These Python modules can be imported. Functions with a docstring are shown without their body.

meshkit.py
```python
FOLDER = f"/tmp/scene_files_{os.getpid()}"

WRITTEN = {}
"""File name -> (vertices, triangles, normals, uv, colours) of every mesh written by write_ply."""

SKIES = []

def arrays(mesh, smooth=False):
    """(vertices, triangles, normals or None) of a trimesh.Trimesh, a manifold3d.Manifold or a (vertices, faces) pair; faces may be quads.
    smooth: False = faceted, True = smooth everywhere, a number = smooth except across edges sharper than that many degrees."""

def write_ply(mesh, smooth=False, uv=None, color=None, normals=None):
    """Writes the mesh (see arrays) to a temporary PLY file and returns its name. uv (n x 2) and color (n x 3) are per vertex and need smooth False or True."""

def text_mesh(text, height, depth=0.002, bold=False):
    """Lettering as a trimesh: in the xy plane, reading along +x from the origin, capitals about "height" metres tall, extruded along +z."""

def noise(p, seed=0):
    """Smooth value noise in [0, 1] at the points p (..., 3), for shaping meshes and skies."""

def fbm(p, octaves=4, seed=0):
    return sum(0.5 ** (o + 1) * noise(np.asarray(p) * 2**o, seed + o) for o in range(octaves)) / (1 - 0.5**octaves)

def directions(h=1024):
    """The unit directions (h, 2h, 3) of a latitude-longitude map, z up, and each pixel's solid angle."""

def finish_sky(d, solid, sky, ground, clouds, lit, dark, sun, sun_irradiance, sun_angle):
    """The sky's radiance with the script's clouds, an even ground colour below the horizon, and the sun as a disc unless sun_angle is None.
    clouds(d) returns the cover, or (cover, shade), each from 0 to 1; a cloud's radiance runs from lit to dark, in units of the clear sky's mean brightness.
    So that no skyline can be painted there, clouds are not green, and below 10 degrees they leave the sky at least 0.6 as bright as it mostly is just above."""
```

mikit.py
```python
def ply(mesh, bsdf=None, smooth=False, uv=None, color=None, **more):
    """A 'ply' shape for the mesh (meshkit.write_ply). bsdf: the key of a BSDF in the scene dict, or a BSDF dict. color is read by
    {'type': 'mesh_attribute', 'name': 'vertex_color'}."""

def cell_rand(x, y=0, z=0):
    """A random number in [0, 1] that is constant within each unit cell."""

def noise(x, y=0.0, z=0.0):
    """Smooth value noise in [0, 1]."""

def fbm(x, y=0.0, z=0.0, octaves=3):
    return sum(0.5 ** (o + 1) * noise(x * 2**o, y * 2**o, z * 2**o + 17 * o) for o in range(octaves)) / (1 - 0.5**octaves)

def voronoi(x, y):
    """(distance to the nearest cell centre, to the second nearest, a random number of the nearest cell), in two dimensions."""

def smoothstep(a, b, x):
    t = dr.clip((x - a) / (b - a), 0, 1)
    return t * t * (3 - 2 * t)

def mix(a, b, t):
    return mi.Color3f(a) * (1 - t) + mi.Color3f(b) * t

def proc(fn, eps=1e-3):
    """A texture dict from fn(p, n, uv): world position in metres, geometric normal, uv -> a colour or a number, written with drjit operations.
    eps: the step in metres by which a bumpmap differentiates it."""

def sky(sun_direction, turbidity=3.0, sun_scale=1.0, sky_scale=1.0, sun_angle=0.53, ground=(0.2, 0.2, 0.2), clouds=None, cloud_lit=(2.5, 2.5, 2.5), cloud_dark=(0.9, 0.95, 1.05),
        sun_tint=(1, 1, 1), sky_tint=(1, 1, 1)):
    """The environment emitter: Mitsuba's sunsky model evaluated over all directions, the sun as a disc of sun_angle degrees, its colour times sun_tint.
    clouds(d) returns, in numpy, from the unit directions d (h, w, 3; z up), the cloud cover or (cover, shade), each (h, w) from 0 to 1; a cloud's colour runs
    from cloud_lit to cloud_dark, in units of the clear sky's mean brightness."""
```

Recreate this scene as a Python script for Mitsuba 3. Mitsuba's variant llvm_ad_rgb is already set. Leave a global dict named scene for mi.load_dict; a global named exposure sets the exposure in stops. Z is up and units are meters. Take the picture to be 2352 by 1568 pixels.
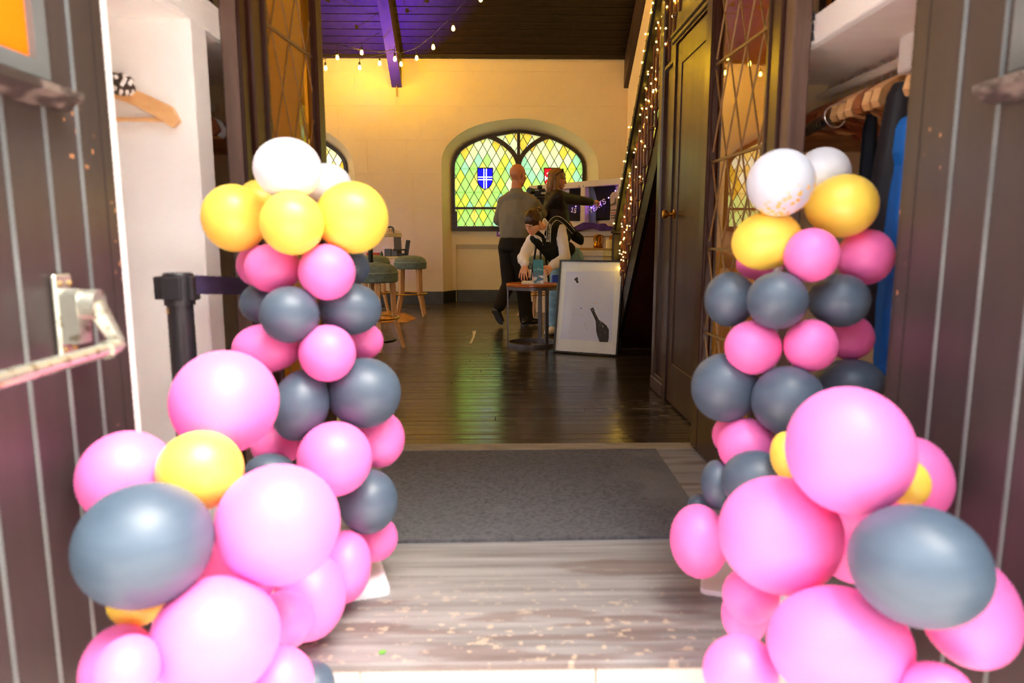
import math, random
import numpy as np, trimesh, manifold3d as m3, mitsuba as mi, mikit, meshkit
import drjit as dr
from shapely import affinity, Polygon, LineString, Point, box as sbox, union_all, MultiPolygon
T = mi.ScalarTransform4f
scene, labels = {}, {}
exposure = 3.5

# ---------------------------------------------------------------- camera
FPX, EYE = 1568.0, np.array([0, 0, 0.97])
_th = math.atan((784 - 550) / FPX); _ps = math.atan(29 / FPX * math.cos(_th))
_s, _c = math.sin, math.cos
FW = np.array([_s(_ps) * _c(_th), _c(_ps) * _c(_th), -_s(_th)])
RT = np.array([_c(_ps), -_s(_ps), 0.0]); UP = np.array([_s(_ps) * _s(_th), _c(_ps) * _s(_th), _c(_th)])
scene['view'] = {'type': 'thinlens', 'fov_axis': 'x', 'fov': 2 * math.degrees(math.atan(1176 / FPX)), 'aperture_radius': 0.0045,
                   'focus_distance': 6.6, 'near_clip': 0.05, 'far_clip': 200.0,
                   'to_world': T().look_at(origin=EYE.tolist(), target=(EYE + FW).tolist(), up=UP.tolist())}
# ---------------------------------------------------------------- sky (an overcast day behind the camera)
def _clouds(d):
    c = np.clip(0.78 + 0.5 * (meshkit.fbm(d * 2.3 + 5, 4) - 0.4), 0, 1)
    return c, np.clip(meshkit.fbm(d * 3.1 + 1, 4) * 0.8, 0, 1)
scene['sky'] = mikit.sky((0.30, -0.27, 0.915), turbidity=5.0, sun_scale=0.62, sky_scale=1.0, sun_angle=40, clouds=_clouds, cloud_lit=(2.85, 3.0, 3.2), cloud_dark=(1.85, 1.98, 2.15), sun_tint=(.92, 1.0, 1.12), ground=(0.3, 0.29, 0.27))
scene['sky']['sampling_weight'] = 14.0

# ---------------------------------------------------------------- helpers
def at(px, py, Y):
    d = FW + RT * (px - 1176) / FPX + UP * (784 - py) / FPX
    return EYE + d * (Y / d[1])
def onx(px, py, X):
    d = FW + RT * (px - 1176) / FPX + UP * (784 - py) / FPX
    return EYE + d * (X / d[0])
def fl(px, py, z=0.0):
    d = FW + RT * (px - 1176) / FPX + UP * (784 - py) / FPX
    return EYE + d * ((z - EYE[2]) / d[2])
def S(r, g, b):
    f = lambda c: c / 12.92 if c <= 0.04045 else ((c + 0.055) / 1.055) ** 2.4
    return [f(r / 255), f(g / 255), f(b / 255)]
def rgb(c): return {'type': 'rgb', 'value': list(map(float, c))}
def mat(name, color, rough=0.5, spec=0.5, metal=0.0, clear=0.0, sheen=0.0, bump=None, bscale=0.002, two=True, **more):
    col = mikit.proc(color) if callable(color) else rgb(color)
    b = {'type': 'principled', 'base_color': col, 'roughness': mikit.proc(rough) if callable(rough) else float(rough), 'specular': spec, 'metallic': metal}
    if clear: b |= {'clearcoat': clear, 'clearcoat_gloss': 0.85}
    if sheen: b |= {'sheen': sheen}
    b |= more
    if bump is not None:
        b = {'type': 'bumpmap', 'nested': mikit.proc(bump), 'scale': bscale, 'bsdf': b}
    scene['m_' + name] = {'type': 'twosided', 'bsdf': b} if two else b
    return name
def PLY(mesh, m, smooth=False, **k): return mikit.ply(mesh, 'm_' + m, smooth, **k)
_used = {}
def key_for(k):
    n = _used.get(k, -1) + 1; _used[k] = n
    return k if n == 0 else f'{k}_{n:03d}'
def obj(name, mesh, m, parent=None, smooth=False, label=None, **more):
    k = key_for((parent + '__' if parent else '') + name)
    scene[k] = mesh if isinstance(mesh, dict) else PLY(mesh, m, smooth, **more)
    if label: labels[k] = {'label': label}
    return k
def ref(d, to_world): return {**d, 'to_world': to_world}
def thing(name, label, cat, group=None):
    k = key_for(name)
    labels[k] = {'label': label, 'category': cat}
    if group: labels[k]['group'] = group
    return k
def tag(k, label, cat, group=None, kind=None):
    labels[k] = {'label': label, 'category': cat}
    if group: labels[k]['group'] = group
    if kind: labels[k]['kind'] = kind
    return k
def struct(name, mesh=None, m=None, smooth=False, label=None):
    k = key_for(name); labels[k] = {'kind': 'structure'}
    if label: labels[k]['label'] = label
    if mesh is not None: scene[k] = PLY(mesh, m, smooth)
    return k
cat_ = lambda *ms: trimesh.util.concatenate([x for m in ms for x in (m if isinstance(m, list) else [m])])
def box(x0, x1, y0, y1, z0, z1, bev=0.0):
    x0, x1 = min(x0, x1), max(x0, x1); y0, y1 = min(y0, y1), max(y0, y1); z0, z1 = min(z0, z1), max(z0, z1)
    if bev <= 0:
        m = trimesh.creation.box(extents=(x1 - x0, y1 - y0, z1 - z0)); m.apply_translation(((x0 + x1) / 2, (y0 + y1) / 2, (z0 + z1) / 2)); return m
    bev = min(bev, (x1 - x0) * .45, (y1 - y0) * .45, (z1 - z0) * .45)
    pts = []
    for sx in (0, 1):
        for sy in (0, 1):
            for sz in (0, 1):
                p = np.array([(x0, x1)[sx], (y0, y1)[sy], (z0, z1)[sz]]); s = np.array([1 - 2 * sx, 1 - 2 * sy, 1 - 2 * sz]) * bev
                for q in range(3):
                    o = s.copy(); o[q] = 0; pts.append(p + o)
    return m2t(m3.Manifold.hull_points(np.array(pts)))
def m2t(m):
    q = m.to_mesh(); return trimesh.Trimesh(np.array(q.vert_properties)[:, :3], np.array(q.tri_verts), process=False)
def t2m(t):
    return m3.Manifold(m3.Mesh(np.asarray(t.vertices, np.float32), np.asarray(t.faces, np.uint32)))
def frame_of(d, up=(0, 0, 1)):
    d = np.asarray(d, float); d = d / np.linalg.norm(d); up = np.asarray(up, float)
    if abs(d @ up) > 0.98: up = np.array([0, 1.0, 0]) if abs(d[1]) < .9 else np.array([1.0, 0, 0])
    a = np.cross(d, up); a /= np.linalg.norm(a); b = np.cross(a, d)
    return a, b, d
def bar(p, q, w, h, up=(0, 0, 1), bev=0.0):
    p, q = np.asarray(p, float), np.asarray(q, float); L = np.linalg.norm(q - p)
    a, b, d = frame_of(q - p, up)
    m = box(-w / 2, w / 2, -h / 2, h / 2, 0, L, bev); M = np.eye(4); M[:3, 0], M[:3, 1], M[:3, 2], M[:3, 3] = a, b, d, p
    m.apply_transform(M); return m
def taper(p, q, w0, w1, up=(0, 0, 1)):
    p, q = np.asarray(p, float), np.asarray(q, float); a, b, d = frame_of(q - p, up); pts = []
    for c, w in ((p, w0), (q, w1)):
        for u, v in ((.5, .35), (.35, .5), (-.35, .5), (-.5, .35), (-.5, -.35), (-.35, -.5), (.35, -.5), (.5, -.35)): pts.append(c + a * w * u + b * w * v)
    return m2t(m3.Manifold.hull_points(np.array(pts)))
def tube(pts, r, n=8, closed=False):
    pts = np.asarray(pts, float); N = len(pts); r = np.broadcast_to(r, (N,))
    t = np.gradient(pts, axis=0) if not closed else np.roll(pts, -1, 0) - np.roll(pts, 1, 0)
    t /= np.linalg.norm(t, axis=1, keepdims=True) + 1e-12
    a, b, _ = frame_of(t[0]); V = []
    for i in range(N):
        a = a - t[i] * (a @ t[i]); a /= np.linalg.norm(a); b = np.cross(t[i], a)
        ang = np.arange(n) * 2 * np.pi / n
        V.append(pts[i] + r[i] * (np.cos(ang)[:, None] * a + np.sin(ang)[:, None] * b))
    V = np.vstack(V); Fc = []
    for i in range(N if closed else N - 1):
        j = (i + 1) % N
        for k in range(n):
            l = (k + 1) % n; Fc += [[i * n + k, i * n + l, j * n + l], [i * n + k, j * n + l, j * n + k]]
    if not closed:
        V = np.vstack([V, pts[0], pts[-1]]); e = (N - 1) * n
        for k in range(n):
            l = (k + 1) % n; Fc += [[N * n, l, k], [N * n + 1, e + k, e + l]]
    return trimesh.Trimesh(V, np.array(Fc), process=False)
def cyl(p, q, r, n=20, r2=None):
    return tube([p, q], [r, r if r2 is None else r2], n)
def lathe(prof, n=32, at_=(0, 0, 0)):
    prof = np.asarray(prof, float); k = len(prof); ang = np.arange(n) * 2 * np.pi / n
    V = np.stack([prof[:, 0][:, None] * np.cos(ang), prof[:, 0][:, None] * np.sin(ang), np.repeat(prof[:, 1][:, None], n, 1)], -1).reshape(-1, 3) + np.asarray(at_)
    Fc = []
    for i in range(k - 1):
        for j in range(n):
            l = (j + 1) % n; Fc += [[i * n + j, i * n + l, (i + 1) * n + l], [i * n + j, (i + 1) * n + l, (i + 1) * n + j]]
    return trimesh.Trimesh(V, np.array(Fc), process=False)
def polys(g):
    if g.is_empty: return []
    return [p for p in getattr(g, 'geoms', [g]) if isinstance(p, Polygon) and p.area > 1e-7]
def extrude(g, h):
    return cat_([trimesh.creation.extrude_polygon(p, h, engine='earcut') for p in polys(g)])
def to_frame(m, o, u, v, w):
    """mesh in (u, v, w) coordinates -> world"""
    M = np.stack([u, v, w], 1).astype(float); m = m.copy(); m.vertices = m.vertices @ M.T + np.asarray(o)
    if np.linalg.det(M) < 0: m.faces = m.faces[:, ::-1]
    return m
def xz(g, y0, y1):
    """polygon in (x, z) extruded from y0 to y1"""
    return to_frame(extrude(g, abs(y1 - y0)), (0, min(y0, y1), 0), (1, 0, 0), (0, 0, 1), (0, 1, 0))
def yz(g, x0, x1):
    return to_frame(extrude(g, abs(x1 - x0)), (min(x0, x1), 0, 0), (0, 1, 0), (0, 0, 1), (1, 0, 0))
def xy(g, z0, z1):
    return to_frame(extrude(g, abs(z1 - z0)), (0, 0, min(z0, z1)), (1, 0, 0), (0, 1, 0), (0, 0, 1))
def sheet(g, o, u, v):
    """flat triangulated polygon(s) as single sheets"""
    out = []
    for p in polys(g):
        V, Fc = trimesh.creation.triangulate_polygon(p, engine='earcut')
        out.append(trimesh.Trimesh(np.asarray(o) + V[:, :1] * np.asarray(u, float) + V[:, 1:2] * np.asarray(v, float), Fc, process=False))
    return cat_(out)
def sph(r, c=(0, 0, 0), sub=2, scale=(1, 1, 1)):
    m = trimesh.creation.icosphere(subdivisions=sub, radius=r); m.vertices = m.vertices * np.asarray(scale) + np.asarray(c); return m
def bez(p, n=12):
    p = [np.asarray(q, float) for q in p]; t = np.linspace(0, 1, n)[:, None]
    while len(p) > 1: p = [a * (1 - t) + b * t for a, b in zip(p[:-1], p[1:])]
    return p[0]
def spline(pts, n=40):
    from scipy.interpolate import CubicSpline
    pts = np.asarray(pts, float); d = np.r_[0, np.cumsum(np.linalg.norm(np.diff(pts, axis=0), axis=1))]
    return CubicSpline(d, pts)(np.linspace(0, d[-1], n))
N_, FB, SS, MX = mikit.noise, mikit.fbm, mikit.smoothstep, mikit.mix

# ================================================================ materials of the setting
WALL = S(238, 226, 196)
mat('plaster', lambda p, n, uv: MX(S(234, 218, 184), S(226, 206, 168), FB(p.x * 1.7, p.y * 1.7, p.z * 1.7)), 0.8, 0.3, bump=lambda p, n, uv: FB(p.x * 14, p.y * 14, p.z * 14, 3), bscale=0.004)
mat('white_paint', lambda p, n, uv: MX(S(250, 250, 248), S(244, 244, 240), FB(p.x * 3, p.y * 3, p.z * 3)), 0.5, 0.4, bump=lambda p, n, uv: FB(p.x * 40, p.y * 40, p.z * 40, 2), bscale=0.0008)
mat('rough_soffit', lambda p, n, uv: MX(S(232, 222, 216), S(216, 204, 196), FB(p.x * 8, p.y * 30, p.z * 8)), 0.8, 0.2, bump=lambda p, n, uv: FB(p.x * 70, p.y * 25, p.z * 50, 3), bscale=0.004)
def _door_wood(p, n, uv):
    g = FB(p.x * 26, p.y * 26, p.z * 2.2, 4)
    return MX(S(38, 19, 12), S(64, 34, 23), g)
mat('dark_wood', _door_wood, 0.26, 0.5, clear=0.6)
mat('black_wood', lambda p, n, uv: MX(S(22, 12, 8), S(42, 24, 16), FB(p.x * 5, p.y * 22, p.z * 22, 3)), 0.5, 0.4)
mat('red_wood', lambda p, n, uv: MX(S(46, 16, 9), S(64, 26, 14), FB(p.x * 20, p.y * 5, p.z * 5, 3)), 0.35, 0.5)
mat('post_wood', lambda p, n, uv: MX(S(84, 68, 62), S(122, 98, 86), FB(p.x * 40, p.y * 40, p.z * 3, 4)), 0.45, 0.5)
def _plank(p, n, uv):
    g = FB(p.x * 1.3, p.y * 60, p.z * 3, 3)
    return MX(S(38, 33, 29), S(60, 53, 46), g)
def _floor_rough(p, n, uv):
    return 0.12 + 0.16 * FB(p.x * 0.8, p.y * 22, 0, 3)
for i, (a, b) in enumerate(((S(34, 27, 22), S(52, 43, 35)), (S(40, 33, 27), S(62, 52, 43)), (S(28, 22, 19), S(46, 38, 32)))):
    mat(f'floor_board_{i}', (lambda a, b: lambda p, n, uv: MX(MX(a, b, FB(p.x * 1.1, p.y * 50, 3, 3)), S(150, 140, 125), SS(.81, .9, N_(p.x * 14, p.y * 90, 0)) * SS(.6, .75, N_(p.x * 1.1, p.y * 1.3, 4)) * .55))(a, b), _floor_rough, 0.5,
        bump=lambda p, n, uv: FB(p.x * 1.5, p.y * 30, 0, 2), bscale=0.0016)
def _porch(p, n, uv):
    g = FB(p.x * 2.0, p.y * 42, 0, 4)
    c = MX(S(100, 97, 95), S(152, 150, 148), g)
    c = MX(c, S(96, 74, 68), SS(.58, .72, FB(p.x * 3, p.y * 18, 7, 3)) * .5)
    worn = SS(.66, .76, FB(p.x * 40, p.y * 60, 2, 4)) * SS(2.0, 1.5, p.y)
    return MX(c, S(190, 172, 146), worn * .55)
mat('porch_paint', _porch, 0.55, 0.4, bump=lambda p, n, uv: FB(p.x * 6, p.y * 60, 0, 3), bscale=0.0015)
mat('saddle_paint', lambda p, n, uv: MX(S(120, 112, 100), S(165, 152, 132), FB(p.x * 9, p.y * 30, 0, 3)), 0.6)
mat('stone', lambda p, n, uv: MX(S(226, 210, 196), S(240, 230, 220), FB(p.x * 5, p.y * 5, 1, 4)), 0.75, 0.3, bump=lambda p, n, uv: FB(p.x * 40, p.y * 40, 0, 3), bscale=0.002)
def _mat(p, n, uv):
    w = N_(p.x * 80 + p.y * 40, p.y * 120 - p.x * 40, 0) * .5 + N_(p.x * 160, p.y * 160, 1) * .3 + .1
    c = MX(S(66, 68, 72), S(104, 105, 108), w)
    return MX(c, S(112, 112, 112), SS(.55, .75, FB(p.x * 3.2, p.y * 3.2, 4, 4)) * .55)
mat('mat_rubber', _mat, 0.7, 0.3, bump=lambda p, n, uv: N_(p.x * 55 + p.y * 20, p.y * 70 - p.x * 20, 0), bscale=0.004)
mat('slate', lambda p, n, uv: MX(S(52, 58, 62), S(78, 84, 88), FB(p.x * 6, p.y * 6, p.z * 6, 3)), 0.4, 0.5)
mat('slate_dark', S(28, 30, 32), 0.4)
def _plankpaint(p, n, uv):
    c = MX(S(50, 43, 42), S(65, 56, 54), FB(p.x * 20, p.y * 12, p.z * 1.6, 4))
    return MX(c, S(180, 126, 86), SS(.84, .87, N_(p.x * 70, p.y * 105, p.z * 60)) * SS(.66, .74, N_(p.y * 7, p.z * 6, 9)))
mat('outer_plank', _plankpaint, 0.42, 0.5, bump=lambda p, n, uv: FB(p.x * 20, p.y * 50, p.z * 3, 3), bscale=0.0008)
mat('bead_paint', lambda p, n, uv: MX(S(84, 88, 88), S(110, 113, 112), N_(p.x * 9, p.y * 9, p.z * 12)), 0.4, 0.5)  # paler than the planks: wear, plus caught light put into the colour
mat('amber_wall', S(200, 165, 80), 0.6)
scene['m_amber_glass'] = {'type': 'thindielectric', 'int_ior': 1.75, 'specular_transmittance': rgb((.95, .62, .12))}
scene['m_amber_frost'] = {'type': 'blendbsdf', 'weight': 0.45, 'a': {'type': 'thindielectric', 'int_ior': 1.6, 'specular_transmittance': rgb((.95, .62, .10))},
                        'b': {'type': 'principledthin', 'base_color': rgb(S(255, 190, 20)), 'diff_trans': 1.3, 'roughness': 0.35}}
mat('lead', S(146, 116, 70), 0.45, 0.5, 0.2)
mat('lead_black', S(24, 22, 18), 0.5)
mat('frame_dark', lambda p, n, uv: MX(S(44, 34, 28), S(66, 54, 46), N_(p.x * 8, p.y * 8, p.z * 30)), 0.35, 0.5)

# ================================================================ porch floor, step, paving
struct('floor', None)
b = sbox(-1.62, 1.462, 1.65, 3.065)
struct('porch_floor', cat_(box(-1.65, 1.65, 1.457, 3.06, -0.022, 0.0, .005)), 'porch_paint')
struct('trim_1', box(-1.0, 1.02, 3.06, 3.16, -0.1, 0.006, .004), 'saddle_paint')
k = struct('porch_step', None)
for (x0, x1) in ((-1.65, -.95), (-.945, -.33), (-.327, .222), (.226, .95), (.955, 1.65)): obj('riser_stone', box(x0, x1, 1.463, 1.7, -.2, -.0225, .004), 'stone', k)
k = struct('ground', None)
for (x0, x1) in ((-2.4, -1.2), (-1.2, -0.42), (-0.415, 0.33), (0.335, 1.1), (1.105, 2.4)):
    obj('paving_stone', box(x0, x1 - .006, 0.7, 1.452, -0.22, -0.13, .006), 'stone', k)
for (x0, x1) in ((-2.4, -0.85), (-0.845, 0.1), (0.105, 0.9), (0.905, 2.4)):
    obj('paving_stone', box(x0, x1 - .006, -0.6, 0.694, -0.22, -0.13, .006), 'stone', k)
obj('street', box(-14, 14, -13, -0.606, -0.25, -0.14), 'stone', k)
# rubber mat, four corners measured on the floor
mp = Polygon([(-0.50, 2.085), (0.60, 2.10), (0.718, 2.434), (0.722, 3.05), (-0.50, 3.03)])
mp = Polygon([(-0.50, 2.085), (0.705, 2.112), (0.722, 3.05), (-0.50, 3.028)])
ob = obj('doormat', xy(mp, 0.0005, 0.011), 'mat_rubber')
tag(ob, 'dark grey textured rubber mat lying across the porch floor', 'mat')

# ================================================================ hall floor: dark boards running left to right
random.seed(4)
k = 'floor'; y = 3.165; XL, XR = -5.6, 1.95
bw = 0.086
boards = []
while y < 10.85:
    cuts = sorted([XL] + [random.uniform(-1.6, 1.5) + (0 if q else -2.5) for q in range(random.choice((1, 2)))] + [XR])
    cuts = [c for i, c in enumerate(cuts) if i == 0 or c - cuts[i - 1] > .5]
    cuts[-1] = XR
    for x0, x1 in zip(cuts[:-1], cuts[1:]):
        dz = random.uniform(-.0006, .0006)
        obj('board', box(x0 + .001, x1 - .001, y + .001, y + bw - .001, -0.03, dz, .0015), f'floor_board_{random.choice((0, 0, 1, 2))}', k)
    y += bw
struct('subfloor', box(XL, XR, 3.16, 10.9, -0.12, -0.028), 'black_wood')

# ================================================================ hall back wall with arched niches and leaded windows
YB, YW = 10.45, 10.74
def pxpoly(pts, Y, sc=None):
    return [tuple(at(x, y, Y)[[0, 2]]) for x, y in pts]
outer_px = [(1014, 400), (1014, 372), (1019, 347), (1038, 321), (1071, 298), (1115, 282), (1153, 275), (1190, 272), (1230, 275), (1268, 284), (1319, 306), (1352, 332), (1370, 360), (1374, 383), (1375, 400)]
inner_px = [(1038, 420), (1038, 383), (1041, 365), (1051, 347), (1077, 327), (1115, 312), (1153, 304), (1191, 299), (1230, 304), (1268, 314), (1306, 333), (1332, 354), (1342, 372), (1344, 400), (1344, 420)]
op = spline(pxpoly(outer_px, YB), 40); ip = spline(pxpoly(inner_px, YW), 40)
x0, x1 = op[0][0], op[-1][0]
outer = Polygon([(x0, -0.01)] + [tuple(p) for p in op] + [(x1, -0.01)])
ix0, ix1 = ip[0][0], ip[-1][0]; SILL = 1.10
inner = Polygon([(ix0, SILL)] + [tuple(p) for p in ip] + [(ix1, SILL)])
DX2 = -3.64
niches = [outer, affinity.translate(outer, DX2, 0)]
ZT = 3.6
wb = struct('wall_back', None)
wallpoly = sbox(XL, 0.0 - .0, XR, 3.0) if False else sbox(XL, 0, XR, ZT)
for nn in niches: wallpoly = wallpoly.difference(nn)
obj('backing', xz(wallpoly, YB + .006, YB + .4), 'plaster', wb)
random.seed(8); zrow = 0.0; r = 0
while zrow < ZT - .05:
    hgt = 0.485; x = XL - random.uniform(0, .5) + (r % 2) * .3
    while x < XR:
        w = random.choice((.58, .62, .66, .6))
        blk = sbox(x + .0022, zrow + .0022, x + w - .0022, min(zrow + hgt, ZT) - .0022).intersection(wallpoly)
        for p in polys(blk):
            if p.area > .002: obj('stone_block', xz(p, YB, YB + .0065), 'plaster', wb)
        x += w
    zrow += hgt; r += 1
# niche linings (splayed) and the panel below each window
def niche(dx):
    sh = lambda arr: [(a + dx, b) for a, b in arr]
    o = np.array([(x0, 0)] + [tuple(p) for p in op] + [(x1, 0)]); i = np.array([(ix0, 0)] + [tuple(p) for p in ip] + [(ix1, 0)])
    V = np.vstack([np.c_[o[:, 0] + dx, np.full(len(o), YB), o[:, 1]], np.c_[i[:, 0] + dx, np.full(len(i), YW + .02), i[:, 1]], np.c_[o[:, 0] + dx, np.full(len(o), YB + .39), o[:, 1]]])
    n = len(o); Fc = []
    for a in range(n - 1):
        Fc += [[a, n + a, n + a + 1], [a, n + a + 1, a + 1]]
    reveal = trimesh.Trimesh(V[:2 * n], np.array(Fc), process=False)
    k = obj('niche_reveal', reveal, 'plaster', wb, smooth=20)
    # wall under the window: upper band is proud, lower panel recessed with a sloped shoulder
    zs = at(1100, 561, YW)[2]; zs2 = at(1100, 572, YW + .06)[2]
    band = Polygon([(YW - .0, SILL), (YW - .0, zs), (YW + .06, zs2), (YW + .06, 0), (YW + .3, 0), (YW + .3, SILL)])
    obj('window_apron', yz(band, ix0 + dx - .02, ix1 + dx + .02), 'plaster', wb)
    obj('apron_cheek', cat_(box(ix0 + dx - .02, ix0 + dx + .05, YW, YW + .1, 0, zs), box(ix1 + dx - .05, ix1 + dx + .02, YW, YW + .1, 0, zs)), 'plaster', wb)
niche(0); niche(DX2)
# slate baseboards following the niches
bh = 0.185
def bb(name, pts, m='slate'):
    for p, q in zip(pts[:-1], pts[1:]):
        p, q = np.array(p), np.array(q); L = np.linalg.norm(q - p); cnt = max(1, round(L / .55)); d = (q - p) / L
        nrm = np.array([d[1], -d[0]])
        for c in range(cnt):
            a, b2 = p + (q - p) * c / cnt + d * .001, p + (q - p) * (c + 1) / cnt - d * .001
            poly = Polygon([a, b2, b2 + nrm * .022, a + nrm * .022])
            obj('slate_tile', xy(poly, 0.001, bh), m, name)
k = struct('baseboard_back', None)
for (dx, last) in ((DX2, False), (0, True)):
    bb(k, [(XL if not last else x1 + DX2, YB), (x0 + dx, YB)])
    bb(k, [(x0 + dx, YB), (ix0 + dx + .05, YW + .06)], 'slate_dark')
    bb(k, [(ix0 + dx + .05, YW + .06), (ix1 + dx - .05, YW + .06)])
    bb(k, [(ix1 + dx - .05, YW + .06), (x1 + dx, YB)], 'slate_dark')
bb(k, [(x1, YB), (XR, YB)])

# ---- leaded windows: frame, tracery, diamond panes
PANES = [S(212, 202, 84), S(186, 206, 62), S(206, 202, 130), S(150, 200, 92), S(140, 200, 142), S(206, 172, 56), S(200, 208, 146)]
PANES2 = [S(240, 206, 110), S(244, 222, 150), S(238, 196, 96), S(230, 214, 120), S(244, 226, 176), S(220, 170, 50), S(206, 220, 120)]
def glassmat(name, c, tr=1.5):
    scene['m_' + name] = {'type': 'principledthin', 'base_color': rgb(c), 'diff_trans': tr, 'roughness': 0.3, 'eta': 1.4}
for i, c in enumerate(PANES): glassmat(f'pane_glass_{i}', c, 1.7)
for i, c in enumerate(PANES2): glassmat(f'pane_warm_{i}', c, 1.7)
glassmat('blue_glass', S(24, 22, 190), 1.7); glassmat('red_glass', S(200, 24, 30), 1.7); glassmat('white_glass', S(240, 246, 236), 1.7)
def band_line(pts, w): return LineString(pts).buffer(w / 2, cap_style='flat', join_style='mitre')
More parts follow.
